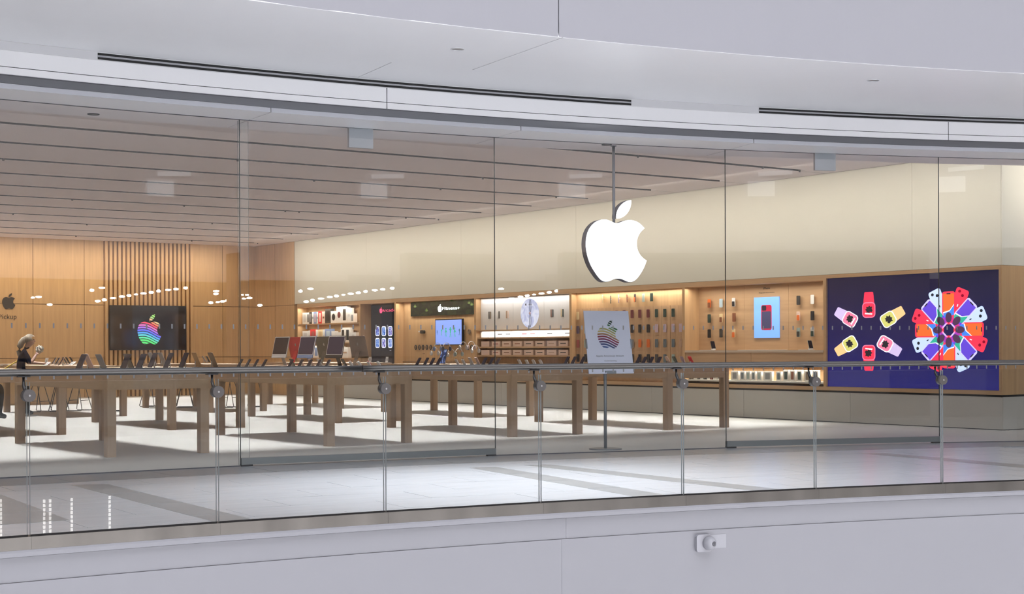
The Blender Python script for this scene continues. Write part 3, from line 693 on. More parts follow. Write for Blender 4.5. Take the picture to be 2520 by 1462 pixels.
for k, px, fx, s, col in ph_l:
    key = (k, col, s); cnt[key] = cnt.get(key, 0) + 1
    lab = f"{col} phone {'with screen to the glass' if s == 'L' else 'seen from behind'} on the {tshort[k]}"
    if tot[key] > 1: lab = f"{ORD[cnt[key]-1]} {col} phone {'facing' if s == 'L' else 'turned away'} from the back wall end, {tshort[k]}"
    phone(k, px, fx, s, col, lab)
# ---- watches on stands
for i, (k, px, fx, col, lab) in enumerate([(2,872,.92,'peach','white watch stand with peach strap nearest the desktop computers'),(2,893,.92,'white','white strapped watch on its stand beside the red one'),(2,917,.92,'red','red strapped watch on a white stand'),(2,941,.92,'grey','grey strapped watch on a white stand beside the red one'),
    (3,1131,.9,'black','black strapped watch below the exercise screen'),(3,1147,.9,'charcoal','charcoal watch on a stand beside the black one'),
    (3,1286,.9,'navy','navy strapped watch in the row of four white stands'),(3,1304,.9,'brown','brown strapped watch in the row of four white stands'),(3,1321,.9,'cream','cream strapped watch in the row of four white stands'),(3,1338,.9,'lilac','lilac strapped watch in the row of four white stands')]):
    watch_stand(k, px, fx, 'R', col, lab)
# ---- desktop computers
VIO = mat('violet idle screen', (.016, .012, .024), .3, emis=.07, spec=.12, ecol=(.20, .16, .30))
for a in [(7,727,.62,'R','red',SCRN,'red desktop computer seen from behind'),(7,797,.62,'R','olive',SCRN,'grey green desktop computer seen from behind between two dark screens'),(7,880,.72,'R','bronze',SCRN,'bronze desktop computer seen from behind beside the games screen'),
          (7,693,.10,'L','silver',SCRN,'silver framed desktop computer with wide chin'),(7,757,.10,'L','blue',VIO,'desktop computer with violet screen in front of the red one'),(7,828,.10,'L','black',VIO,'desktop computer with the darkest screen, nearest the glass')]:
    computer(*a)
# ---- headphones
for a in [(8,1077,.1,'blue',.30,'blue headphones on a tall clear stand under the exercise screen'),(8,1099,.1,'navy',.30,'dark blue headphones on a tall clear stand under the exercise screen'),(8,1070,.1,'white',.22,'white headphones on a low clear stand beside the art tablet'),
          (8,1110,.5,'silver',.19,'silver headphones low between two stands'),(8,1129,.6,'sage',.20,'pale green headphones on a clear stand'),(8,1140,.6,'silver',.32,'silver headphones on the tallest clear stand'),
          (8,1160,.85,'pink',.33,'pink headphones beside the black bands'),(8,1170,.85,'white',.26,'white headphones in front of the black bands')]:
    headphones(*a)
tablet(8, 1090, .15, 'L', 'charcoal', 'tablet showing a blue portrait picture among the headphones', .27, .20, 14, art('portrait screen art', (.01,.02,.06), (.05,.10,.35), (.45,.55,.8), 9, .7))
# ---- cards and trays
def card(k, px, fx, lab, w_=.16, h=.11, tilt=20, side='L'):
    t = thing('info_card', lab, 'card', face(tpos(k, px, fx), side), 'white cards on the tables')
    b = BM(); box(b, -w_/2, w_/2, 0, h, -.003, 0, M=RX(90-tilt)); obj('card', b, WHITEP, t)
    b = BM(); box(b, -.04, -.012, h*.3, h*.7, 0, .0008, M=RX(90-tilt)); box(b, .012, .04, h*.3, h*.7, 0, .0008, M=RX(90-tilt)); obj('print', b, C('grey'), t)
    b = BM(); box(b, -w_/2, w_/2, -.005, .06, 0, .004); obj('foot', b, WHITEP, t)
card(9, 112, .35, 'white upright card with two marks above the wood tray', .17, .14, 12)
card(9, 109, .05, 'low slanted white tray nearest the person with the mop', .22, .12, 55)
card(9, 171, .55, 'low slanted white tray below the dark phones', .20, .12, 55)
card(11, 909, .9, 'small white card beside the games screen', .13, .12, 8)
card(11, 951, .98, 'small white card under the corner of the games screen', .10, .12, 8)
card(2, 862, .75, 'slanted grey white tray beside the watch stands', .16, .10, 50, 'R')
# ---- poster stand
gb = on_z(1490, 1106)
ph = phi_of(gb, CS)
ps = thing('poster_stand', 'floor poster stand with a striped fruit emblem and opening announcement', 'sign', T(gb.x, gb.y, 0) @ Matrix.Rotation(-ph, 4, 'Z'))
GREYM = mat('stand grey metal', (.26, .28, .31), .4, metal=.6)
b = BM(); lathe(b, [(.195, 0), (.195, .010), (.185, .014)], 40); obj('base', b, GREYM, ps)
b = BM(); tube(b, [(0, 0, .012), (0, 0, .93)], .019, 14); obj('pole', b, GREYM, ps)
PM = T(.075, -.02, .895) @ RX(90-11)
PAPER = mat('poster paper', (.80, .83, .98), .5)
b = BM(); box(b, -.295, .295, 0, .76, -.012, 0, M=PM); bd = obj('board', b, PAPER, ps)
b = BM(); 
for x0, x1, y0, y1 in ((-.30, -.285, .30, .42), (.285, .30, .30, .42), (-.06, .06, .0, .035)): box(b, x0, x1, y0, y1, -.014, .006, M=PM)
obj('clip', b, GREYM, ps)
RB1 = stripes('poster rainbow', [(.05,.10,.30), (.03,.03,.12), (.22,.02,.09), (.25,.03,.03), (.55,.42,.16), (.38,.38,.12), (.03,.20,.05), (.01,.05,.02), (.01,.05,.02)], (.80, .83, .98), 11, 0, .34)
b = BM(); emblem(b, 1.0, 0.); obj('striped_emblem', b, RB1, ps, PM @ T(.0, .475, .0015) @ Matrix.Scale(.345, 4))
INK = mat('poster ink', (.02, .02, .04), .5)
text('Apple American Dream', .05, INK, ps, PM @ T(0, .215, .001), .0003, .0006, width=.365)
text('Grand Opening', .03, INK, ps, PM @ T(0, .155, .001), .0003, width=.16)
text('This Saturday, 11:00 a.m.', .03, INK, ps, PM @ T(0, .115, .001), .0003, width=.245)

# ================================================================== BACK WALL: SCREEN, PICKUP SIGN, COUNTER
tv = thing('wall_screen', 'black wall screen with a rainbow striped fruit emblem on fluted oak', 'screen', backm(15.235, 1.765, .075))
b = BM(); prism(b, rrect(2.07, 1.15, .012), -.0, .05); obj('housing', b, BLACKP, tv)
b = BM(); box(b, -1.02, 1.02, -.56, .56, .05, .052); obj('display', b, mat('black display', (.014, .012, .016), .08, spec=.6), tv)
RB2 = stripes('screen rainbow', [(.10,.75,.18), (.10,.8,.2), (.12,.75,.55), (.10,.5,.9), (.08,.16,.85), (.35,.16,.85), (.75,.2,.6), (.9,.05,.12), (.95,.25,.12), (.8,.6,.3), (.35,.75,.2), (.45,.85,.2)], (.004,.003,.01), 12, 1.15, .30)
b = BM(); emblem(b, 1.0, 0.); obj('striped_emblem', b, RB2, tv, T(.015, -.04, .054) @ Matrix.Scale(.78, 4))
pk = thing('pickup_sign', 'dark fruit emblem and Pickup lettering on the oak back wall', 'sign', backm(11.68, 2.3, .002))
DKS = mat('dark bronze sign', (.03, .025, .02), .5)
b = BM(); emblem(b, .39, .012, M=T(0, .105, 0)); obj('emblem', b, DKS, pk)
text('Pickup', .27, DKS, pk, T(-.03, -.27, 0), .006)
ct = thing('service_counter', 'pale oak counter standing before the back wall under the pickup sign', 'counter', T(0, 0, 0))
b = BM(); box(b, 5.2, 11.86, 33.4, 34.1, .0, .86); obj('body', b, OAKZ, ct)
b = BM(); box(b, 5.16, 11.90, 33.36, 34.14, .86, .90); obj('top', b, OAKT, ct)
for i in range(6):
    b = BM(); box(b, 5.23+i*1.105, 5.23+i*1.105+1.09, 33.385, 33.399, .03, .84); obj('front_panel', b, OAKZ, ct)

# ================================================================== OAK CASEWORK ON THE SIDE WALL
FR = .035
def bay(name, lab, y_hi, y_lo, depth, back=True, z0=Z0, z1=ZT, bm_back=None):
    """wood framed recess; y_hi is its end toward the back wall"""
    t = thing(name, lab, 'cabinet', None, 'oak display bays along the side wall')
    b = BM()
    box(b, WX-.01, WX+depth, y_lo, y_hi, z1-.085, z1); obj('head_board', b, OAK, t)
    b = BM(); box(b, WX-.01, WX+depth, y_lo, y_hi, z0, z0+.06); obj('bottom_board', b, OAK, t)
    for y in (y_hi-FR, y_lo):
        b = BM(); box(b, WX-.01, WX+depth, y, y+FR, z0+.06, z1-.085); obj('side_board', b, OAKZ, t)
    if back:
        b = BM(); box(b, WX+depth-.02, WX+depth, y_lo+FR, y_hi-FR, z0+.06, z1-.085); obj('back_board', b, bm_back or OAKZ, t)
    return t
def Yp(px): return on_x(px, 800, WX).y
def shelf(t, y_hi, y_lo, z, depth, th=.025, lip=0.): 
    b = BM(); box(b, WX+lip, WX+depth-.021, y_lo+FR+.001, y_hi-FR-.001, z-th, z); obj('shelf', b, OAK, t)
def bay_light(y_hi, y_lo, z, depth, p, col=WARM, sx=.06):
    area('bay_strip_light', (WX+.035, (y_hi+y_lo)/2, z), (0, 0, 0), sx, abs(y_hi-y_lo)-.15, p, col, 170)
def product_box(M, w_, h, d, col, pcol, lab, grp, ptype=0, name='product_box', cat='box'):
    t = thing(name, lab, cat, M, grp)
    b = BM(); box(b, -w_/2, w_/2, 0, h, 0, d); obj('carton', b, C(col), t)
    b = BM()
    if ptype == 0: box(b, -w_*.3, w_*.3, h*.42, h*.58, d, d+.0008)
    elif ptype == 1: prism(b, rrect(w_*.55, h*.7, w_*.05), d, d+.0008, M=T(0, h*.5, 0))
    else: prism(b, circ(min(w_, h)*.3, 16, 0, h*.5), d, d+.0008)
    obj('print', b, C(pcol), t)
    return t
# --- bay 1: shelves of boxed accessories
yh, yl = Yp(732), Yp(886)
t1 = bay('shelf_bay', 'lit oak bay with shelves of colourful boxes at the back corner', yh, yl, .32)
Z1 = [.60, .98, 1.36, 1.84]
for z in Z1[1:]: shelf(t1, yh, yl, z, .32)
bay_light(yh, yl, ZT-.10, .3, 16); bay_light(yh, yl, 1.80, .3, 7); bay_light(yh, yl, 1.32, .3, 5)
def fill(rowz, items, y_start, rown, depth=.05, wallname='box shelves'):
    y = y_start
    for i, (w_, h, col, pc, pt) in enumerate(items):
        product_box(wallm(y - w_/2, rowz+.001, .18), w_-.006, h, .10, col, pc, f'{col} box with {pc} print, {ORD[i]} from the corner on the {rown} shelf', 'boxes on the corner shelves', pt)
        y -= w_
r1 = [(.25,.29,'white','silver',1),(.12,.29,'white','black',1),(.15,.30,'charcoal','grey',1),(.09,.30,'white','grey',0),(.16,.30,'blue','lilac',1),(.08,.29,'white','grey',0),(.20,.31,'red','peach',1),(.16,.30,'peach','brown',0),(.30,.36,'charcoal','black',1),(.29,.30,'white','black',2),(.27,.40,'white','burgundy',2),(.27,.40,'white','charcoal',1),(.18,.36,'white','silver',0),(.15,.22,'white','grey',1)]
r2 = [(.32,.30,'white','silver',1),(.10,.31,'white','grey',0),(.30,.34,'red','floral',1),(.12,.33,'white','silver',0),(.25,.33,'cream','gold',1),(.11,.33,'white','silver',0),(.34,.34,'blue','paleblue',1),(.18,.28,'white','silver',0),(.30,.25,'white','grey',0),(.22,.36,'white','black',1),(.24,.36,'white','black',1),(.30,.24,'white','silver',2)]
fill(Z1[3], r1, yh-.12, 'upper'); fill(Z1[2], r2, yh-.12, 'middle')
fill(Z1[1], [(.3,.28,'white','grey',1),(.3,.28,'white','black',2),(.28,.3,'white','blue',1),(.3,.26,'white','silver',0),(.3,.3,'white','red',2),(.3,.28,'white','grey',1),(.3,.28,'white','charcoal',2),(.3,.26,'white','tan',0)], yh-.12, 'lower')
# --- bay 2: games screen
yh, yl = Yp(886), Yp(973)
t2 = bay('screen_bay', 'narrow oak bay framing the tall black games screen', yh, yl, .34)
gs = thing('games_screen', 'tall black screen with pink Arcade lettering and blue tiles', 'screen', wallm((yh+yl)/2, 1.42, .30))
gw = (yh-yl) - .10; gh = 1.66
gx0 = -gw/2
b = BM(); box(b, -gw/2, gw/2, -gh/2, gh/2, 0, .02); obj('housing', b, BLACKP, gs)
b = BM(); box(b, -gw/2+.01, gw/2-.01, -gh/2+.01, gh/2-.01, .02, .022); obj('display', b, mat('grey black display', (.02, .02, .026), .1, emis=.012, ecol=(.9, .9, 1.)), gs)
PINK = mat('pink neon', (1, .12, .25), .4, emis=1.3, ecol=(1, .09, .22))
yc = (yh+yl)/2
def gp(px, py): 
    q = on_x(px, py, WX+.278); return (yc - q.y, q.z - 1.42)
x0_, y0_ = gp(936, 764); x1_, _ = gp(978, 764)
b = BM(); emblem(b, .15, .001, M=T(x0_+.03, y0_+.005, .024)); obj('emblem', b, PINK, gs)
text('Arcade', .16, PINK, gs, T((x0_+.075+x1_-.075)/2, y0_, .024), .0005, width=(x1_-x0_-.15)*1.0)
TILE_B = mat('screen tile white', (1, 1, 1), .3, emis=.9, ecol=(.75, .82, 1.))
TA = [art('game tile art %d' % i, c1, (.12, .25, .75), c3, 14, .9) for i, (c1, c3) in enumerate((((.12,.02,.25), (.5,.6,1.)), ((.02,.10,.5), (.6,.8,1.)), ((.25,.05,.3), (.7,.6,.9))))]
for r, py in enumerate((815, 844)):
    for c_ in range(4):
        qx, qy = gp(929 + c_*15.6, py)
        b = BM(); prism(b, rrect(.20, .235, .05), .022, .0228, M=T(qx, qy, 0)); obj('tile_frame', b, TILE_B, gs)
        b = BM(); prism(b, rrect(.155, .195, .035), .0228, .0234, M=T(qx, qy, 0)); obj('tile_picture', b, TA[(r+c_) % 3], gs)
qx, qy = gp(961, 862); text('Discover', .035, TILE_B, gs, T(qx, qy, .0225), .0003)
# --- bay 3: exercise sign, screen and bands
yh, yl = Yp(973), Yp(1170)
t3 = bay('band_bay', 'oak bay with the dark green Fitness sign and a blue screen', yh, yl, .22)
b = BM(); box(b, WX+.17, WX+.198, yl+FR+.002, yh-FR-.002, .90, .905); obj('joint', b, JOINT, t3)
bay_light(yh, yl, ZT-.10, .2, 16)
D3 = .185
p0 = on_x(1012, 776, WX+D3); p1 = on_x(1168, 736, WX+D3)
gsn = thing('green_sign', 'dark green leaf patterned panel with glowing white Fitness+ lettering', 'sign', wallm((p0.y+p1.y)/2, 2.10, D3))
gw = abs(p0.y-p1.y); b = BM(); box(b, -gw/2, gw/2, -.16, .155, 0, .015); obj('panel', b, art('leaf panel', (.006,.018,.012), (.010,.024,.018), (.03,.05,.022), 6, .7), gsn)
GLOW = mat('white neon', (1, 1, 1), .4, emis=1.6, ecol=(.92, .97, 1.))
LEAF = mat('printed leaf', (.10, .15, .03), .5)
q = on_x(1084, 761, WX+D3); xx = (p0.y+p1.y)/2 - q.y
b = BM(); emblem(b, .17, .01, M=T(xx, .0, .016)); obj('emblem', b, GLOW, gsn)
q2 = on_x(1133, 761, WX+D3); x2 = (p0.y+p1.y)/2 - q2.y
text('Fitness+', .17, GLOW, gsn, T((xx+.09+x2)/2, -.005, .02), .004, .001, width=x2-xx-.10)
for px, py in ((1023, 757), (1051, 767), (1113, 742), (1156, 748), (1162, 752)):
    q = on_x(px, py, WX+D3); lx = (p0.y+p1.y)/2 - q.y; lz = q.z-2.10
    b = BM()
    for j in range(6):
        a = radians(-70 + 28*j); flat(b, [(0, 0), (.03*cos(a+.3+pi/2), .03*sin(a+.3+pi/2)), (.09*cos(a+pi/2), .09*sin(a+pi/2)), (.03*cos(a-.3+pi/2), .03*sin(a-.3+pi/2))], .0155, M=T(lx, lz, 0))
    obj('printed_leaf', b, LEAF, gsn)
q0 = on_x(1071, 850, WX+.1); q1 = on_x(1137, 784, WX+.1)
ex = thing('exercise_screen', 'square light blue screen showing green exercising figures', 'screen', wallm((q0.y+q1.y)/2, (q0.z+q1.z)/2, .15))
ew, eh = abs(q0.y-q1.y), abs(q1.z-q0.z)
b = BM(); box(b, -ew/2, ew/2, -eh/2, eh/2, 0, .05); obj('housing', b, BLACKP, ex)
b = BM(); box(b, -ew/2+.02, ew/2-.02, -eh/2+.02, eh/2-.02, .05, .052); obj('display', b, mat('light blue display', (.2, .3, .8), .2, emis=.78, ecol=(.26, .40, .95)), ex)
FIG = mat('green figure', (.02, .5, .2), .3, emis=.55, ecol=(.02, .55, .22)); FIGD = mat('dark figure', (.01, .12, .08), .3, emis=.2, ecol=(.01, .2, .15))
for i in range(6):
    cx_ = -ew*.42 + i*ew*.165; s = (.55, .8, 1.1, 1.25, 1.15, .8)[i]
    b = BM(); prism(b, circ(.018*s, 10, cx_, .07*s), .052, .053); prism(b, [(cx_-.014*s, .05*s), (cx_+.014*s, .05*s), (cx_+.012*s, -.02*s), (cx_-.012*s, -.02*s)], .052, .053)
    for sx in (-1, 1):
        prism(b, [(cx_, .045*s), (cx_+sx*.045*s, (.06 if i % 2 else -.0)*s), (cx_+sx*.04*s, (.045 if i % 2 else -.012)*s), (cx_, .03*s)][::sx], .052, .053)
        prism(b, [(cx_, -.015*s), (cx_+sx*.03*s, -.09*s), (cx_+sx*.018*s, -.09*s), (cx_-sx*.002, -.03*s)][::-sx], .052, .053)
    obj('figure', b, FIG if 0 < i < 5 else FIGD, ex)
bx_n = 0
for i, px in enumerate((1025, 1034, 1043, 1052.5, 1062, 1154, 1163)):
    q = on_x(px, 855, WX+.2); bx_n += 1
    bd = thing('band_loop', f'black sport band loop on the oak board, {ORD[i]} from the games screen', 'watch band', wallm(q.y, q.z, .19), 'black band loops in the exercise bay')
    b = BM(); ring(b, None, None, .038, .010, 18, ry=.050, M=T(0, 0, .012)); obj('loop', b, BLACKP, bd)
    b = BM(); tube(b, [(0, .03, 0), (0, .03, .014)], .006, 6); obj('peg', b, SILVER, bd)
q = on_x(1042, 817, WX+.2); sh = thing('shoe_pod', 'small dark and white sport accessory on a peg near the exercise screen', 'accessory', wallm(q.y, q.z, .19))
b = BM(); prism(b, rrect(.16, .075, .035), 0, .05, M=T(.02, 0, 0)); obj('body', b, C('charcoal'), sh); b = BM(); prism(b, rrect(.09, .035, .015), .0, .03, M=T(-.11, .01, 0)); obj('tag', b, C('white'), sh)
q = on_x(1157, 816, WX+.2); sh = thing('band_reel', 'brown and black band coil beside the exercise screen', 'watch band', wallm(q.y, q.z, .19))
b = BM(); ring(b, None, None, .045, .014, 18, M=T(0, 0, .014)); obj('loop', b, C('bronze'), sh)
q = on_x(1167, 816, WX+.1); sh = thing('wall_tag', 'narrow black hanging pack at the edge of the exercise bay', 'package', wallm(q.y, q.z-.1, .15))
b = BM(); box(b, -.03, .03, -.02, .21, 0, .03); obj('pack', b, BLACKP, sh)
q = on_x(1043, 870, WX+.2); text('Try it on', .05, INK, t3, wallm(q.y, q.z, .198), .0005)
# --- bay 4: watch board above, boxed bands below
yh, yl = Yp(1170), Yp(1405)
t4 = bay('watch_bay', 'oak bay with a white watch board over shelves of boxes', yh, yl, .30)
for i, z in enumerate((1.43, 1.235, 1.055, .86)): 
    b = BM(); box(b, WX+.02, WX+.27, yl+FR, yh-FR, z-.03, z); obj('shelf', b, OAK, t4)
b = BM(); box(b, WX-.004, WX+.27, yl+FR, yh-FR, 1.43+.008+.13, 1.585); 
obj('rail_board', b, OAK, t4)
bay_light(yh, yl, ZT-.095, .3, 8, NEUT, .05); area('bay_strip_light', (WX+.03, (yh+yl)/2, 1.564), (0, radians(-20), 0), .03, yh-yl-.3, 13, NEUT, 150)
wb = thing('watch_board', 'white three panel board with a round picture and watch bands', 'display board', wallm((yh+yl)/2, 1.925, .14))
bwid = yh-yl-2*FR-.01
jx = [-bwid/2, (yh+yl)/2 - on_x(1266, 780, WX+.14).y, (yh+yl)/2 - on_x(1342, 780, WX+.14).y, bwid/2]
for a, b_ in zip(jx, jx[1:]):
    b = BM(); box(b, a+.003, b_-.003, -.335, .335, 0, .03); obj('board_panel', b, mat('white board', (.80, .78, .76), .5), wb)
q = on_x(1304, 771, WX+.11); dx = (yh+yl)/2 - q.y
b = BM(); prism(b, circ(.315, 48, dx, q.z-1.925, .30), .03, .036); obj('round_picture', b, art('cloudy disc', (.50,.54,.80), (.66,.70,.92), (.80,.82,.98), 5, .95), wb)
for s in (-1, 1):
    b = BM(); ring(b, None, None, .03, .005, 20, ry=.13, M=T(dx+.02, q.z-1.925+s*.15, .038)); obj('thin_band', b, BLACKP, wb)
b = BM(); prism(b, circ(.03, 16, dx+.02, q.z-1.925), .036, .05); obj('watch_face', b, C('lilac'), wb)
b = BM(); emblem(b, .055, .001, M=T(dx-.13, q.z-1.925+.185, .0365)); obj('emblem', b, INK, wb)
text('WATCH', .06, INK, wb, T(dx+.02, q.z-1.925+.18, .037), .0005)
for i, (px, py, c1, c2, lab) in enumerate(((1206, 776, 'black', 'bronze', 'black and bronze'), (1227, 775, 'white', 'charcoal', 'white and charcoal'), (1249, 774, 'tan', 'peach', 'tan and peach'), (1359, 771, 'brown', 'black', 'brown and black'), (1384, 770, 'cream', 'green', 'cream and dark green'))):
    q = on_x(px, py, WX+.11)
    t = thing('watch_band', f'pair of {lab} watch straps on the white board', 'watch band', wallm(q.y, q.z, .11), 'strap pairs on the watch board')
    for s, c in ((-1, c1), (1, c2)):
        b = BM(); prism(b, rrect(.026, .155, .012), 0, .012, M=T(s*.028, 0, 0)); obj('strap', b, C(c), t)
    b = BM(); box(b, -.004, .004, -.07, .07, 0, .01); obj('holder', b, WHITEP, t)
bw4 = yh-yl-2*FR-.08
for i in range(11):
    product_box(wallm(yh-FR-.04-(i+.5)*bw4/11, 1.431, .18), bw4/11-.012, .125, .10, 'white', ('cream','silver','black','black','silver','red','red','peach','black','silver','charcoal')[i], f'white band box in the bright row under the watch board, {ORD[i]} from the exercise bay', 'white boxes below the watch board')
for r, z in enumerate((1.236, 1.056)):
    for i in range(8):
        product_box(wallm(yh-FR-.08-(i+.5)*bw4/8.2, z, .14), bw4/8.2-.085, .11, .10, 'peach', ('pink','floral','brown','brown','charcoal','black','tan','black')[i], f'shade-tinted band box on the {("second","third")[r]} shelf of the watch bay, {ORD[i]} from the exercise bay', 'shade-tinted boxes below the watch board')  # peach carton colour stands in for warm shade on these shelves
# --- bay 5: phone case wall
yh, yl = Yp(1405), Yp(1683)
t5 = bay('case_bay', 'wide oak bay hung with rows of phone cases', yh, yl, .14)
bay_light(yh, yl, ZT-.095, .14, 14, WARM, .05)
D5 = .12
rows_y = [771.5, 808.3, 845, 881.8, 918.5]
def zrow(py, px=1600): return on_x(px, py, WX+D5-.02).z
zr = [zrow(p) for p in rows_y]; zh = abs(zr[0]-zr[1])
cols_px = [1424, 1443, 1462, 1481, 1500, 1519, 1538, 1557.5, 1576.5, 1597, 1617.5, 1638, 1658.5, 1677]
cy_ = [on_x(p, 800, WX+D5-.02).y for p in cols_px]
colw = [(a-b_) for a, b_ in zip(cy_, cy_[1:])]; colw.append(colw[-1])
for r, z in enumerate(zr):
    for y, cw in zip(cy_, colw):
        b = BM(); box(b, -cw/2+.002, cw/2-.002, -zh/2+.002, zh/2-.002, 0, .012); obj('grid_panel', b, OAK, t5, wallm(y, z, D5-.0))
bm_ = BM(); prism(bm_, rrect(.073, .150, .012), 0, .013); prism(bm_, rrect(.032, .034, .008), .013, .016, M=T(-.016, .054, 0)); 
CASE_ME = {}
def case_mesh(col):
    if col not in CASE_ME:
        b = BM(); prism(b, rrect(.074, .152, .012), 0, .013); prism(b, rrect(.033, .036, .009), .013, .0165, M=T(-.016, .053, 0)); CASE_ME[col] = new_mesh('phone_case', b, C(col))
    return CASE_ME[col]
b = BM(); tube(b, [(0, .0, -.02), (0, .0, .0)], .008, 6); PEG_ME = new_mesh('peg', b, SILVER)
def phone_case(M, col, wallet, lab, grp):
    t = thing('phone_case', lab, 'phone case', M, grp)
    link('shell', case_mesh(col), t); link('peg', PEG_ME, t)
    if wallet:
        b = BM(); prism(b, rrect(.058, .088, .008), .013, .019, M=T(0, -.028, 0)); obj('wallet', b, C(wallet), t)
bm_.free()
row_cols = [['cream','black','white','tan','brown','brown','burgundy','burgundy','burgundy','burgundy','green','green','green','charcoal'],
            ['plum','paleblue','slate','black','black','black','black','black','black','black','lilac','lilac','lilac','lilac'],
            ['floral','sage','olive','red','red','grey','grey','grey','orange','orange','slate','slate','slate','tan'],
            ['black','black','charcoal','green','green','black','slate','black','black','black','charcoal','slate','sage','tan'],
            ['green','green','green','green','green','slate','green','slate','green','sage','green','cream','tan','burgundy']]
rn = ('upper', 'second', 'third', 'fourth', 'lowest')
for r, z in enumerate(zr):
    for i, y in enumerate(cy_):
        if i == 13 and r in (0, 3): continue
        phone_case(wallm(y, z, D5-.034), row_cols[r][i], None, f'{row_cols[r][i]} phone case in the {rn[r]} grid row, {ORD[i]} from the watch bay', 'phone cases in the grid')
for i, (px, py, col, wl) in enumerate(((1486, 736, 'cream', 'brown'), (1504.5, 737, 'olive', None), (1524.5, 735.5, 'lilac', 'black'), (1545, 734.5, 'brown', None), (1564.5, 733.5, 'charcoal', 'orange'), (1585, 733, 'sage', None), (1605, 731.5, 'green', None))):
    q = on_x(px, py, WX+D5-.03); M = wallm(q.y, q.z, D5-.04) @ RY(-55 + 9*i)
    phone_case(M, col, wl, f'{col} case on a swivel peg above the grid, {ORD[i]} from the watch bay', 'cases turning on pegs')
# --- bay 6: accessories with poster
yh, yl = Yp(1683), Yp(2031)
t6 = bay('accessory_bay', 'oak bay with blue phone poster, ledge and lit box shelf', yh, yl, .36)
D6 = .34
for a, b_ in ((yh-FR, on_x(1833, 800, WX+D6).y), (on_x(1833, 800, WX+D6).y, on_x(1942, 800, WX+D6).y), (on_x(1942, 800, WX+D6).y, yl+FR)):
    b = BM(); box(b, WX+D6-.012, WX+D6-.001, b_+.002, a-.002, 1.152, ZT-.09); obj('back_panel', b, OAK, t6)
b = BM(); box(b, WX-.012, WX+.335, yl+FR+.001, yh-FR-.001, 1.11, 1.15); obj('ledge', b, OAKT, t6)
for i in range(2):
    w2 = (yh-yl-2*FR)/2
    b = BM(); box(b, WX+.005, WX+.30, yl+FR+i*w2+.003, yl+FR+(i+1)*w2-.003, .87, 1.108); obj('drawer', b, OAK, t6)
b = BM(); box(b, WX+.02, WX+.338, yl+FR+.001, yh-FR-.001, .605, .635); obj('shelf', b, mat('white shelf', (.75, .72, .66), .5), t6)
bay_light(yh, yl, ZT-.10, .3, 17, WARM, .06); area('bay_strip_light', (WX+.10, (yh+yl)/2, .862), (0, 0, 0), .05, yh-yl-.2, 22, (1., .93, .80), 170)
AC = [(1746,747,'orange','brown'),(1775,746,'paleblue',None),(1806,744,'white','black'),(1746,784,'green',None),(1775,783,'cream','brown'),(1807,781,'brown',None),(1746,821,'black',None),(1775,820,'charcoal',None),(1806,820,'cream','orange'),
      (1965.5,739,'charcoal',None),(2000,737,'white',None),(1965.5,778,'peach','orange'),(2000,777,'black',None),(1965.5,818,'sage','charcoal'),(2000,817,'silver','green')]
for i, (px, py, col, wl) in enumerate(AC):
    q = on_x(px, py, WX+D6-.05); side = 'between the case bay and the blue poster' if px < 1850 else 'between the blue poster and the video wall'
    lab = f"{col} {'case with '+wl+' wallet' if wl else 'phone case'} hung {('high','midway','low')[0 if py < 760 else 1 if py < 800 else 2]} {side}"
    phone_case(wallm(q.y, q.z, D6-.05), col, wl, lab, 'cases in the accessory bay')
q0 = on_x(1857, 832, WX+D6-.02); q1 = on_x(1918, 730, WX+D6-.02)
po = thing('phone_poster', 'bright blue poster of a dark phone in a red case', 'poster', wallm((q0.y+q1.y)/2, (q0.z+q1.z)/2, D6-.013))
pw, ph_ = abs(q0.y-q1.y), abs(q1.z-q0.z)
b = BM(); box(b, -pw/2, pw/2, -ph_/2, ph_/2, 0, .018); obj('light_box', b, mat('blue light box', (.2, .4, .95), .4, emis=.85, ecol=(.17, .38, .98)), po)
b = BM(); prism(b, rrect(pw*.42, ph_*.62, .04), .018, .019); obj('printed_case', b, mat('printed red', (.5, .02, .06), .4, emis=.35, ecol=(.6, .02, .07)), po)
b = BM(); prism(b, rrect(pw*.36, ph_*.42, .02), .019, .0195, M=T(0, -ph_*.06, 0)); obj('printed_wallet', b, mat('printed indigo', (.05, .05, .12), .4, emis=.12, ecol=(.25, .25, .5)), po)
b = BM(); prism(b, rrect(pw*.17, ph_*.12, .02), .019, .0198, M=T(-pw*.09, ph_*.23, 0)); obj('printed_lens', b, INK, po)
q = on_x(1887, 709, WX+D6-.01); lt = thing('wall_lettering', 'dark iPhone lettering on oak above the blue poster', 'lettering', wallm(q.y, q.z, D6-.012))
text('iPhone', .095, DKS, lt, T(0, 0, .001), .002, .0012); q2 = on_x(1887, 719, WX+D6-.01)
text('MagSafe Accessories', .05, DKS, lt, T(0, q2.z-q.z-.005, .001), .001, .0008, width=.37)
for px, s, lab in ((1757, 'black', 'black phone leaning on the ledge next to the case bay'), (1997, 'sage', 'pale green phone leaning on the ledge beside the video wall')):
    q = on_x(px, 850, WX+.2); t = thing('phone', lab, 'phone', T(WX+.2, q.y, 1.151) @ RZ(-90+70), 'phones on the ledge')
    M = T(0, 0, .02) @ RX(62); b = BM(); prism(b, rrect(.075, .155, .010), -.008, 0, M=M @ T(0, .08, 0)); obj('body', b, C(s), t)
    b = BM(); prism(b, rrect(.069, .148, .008), 0, .001, M=M @ T(0, .08, 0)); obj('screen', b, SCRN, t); b = BM(); box(b, -.03, .03, 0, .06, 0, .03); obj('stand', b, WHITEP, t)
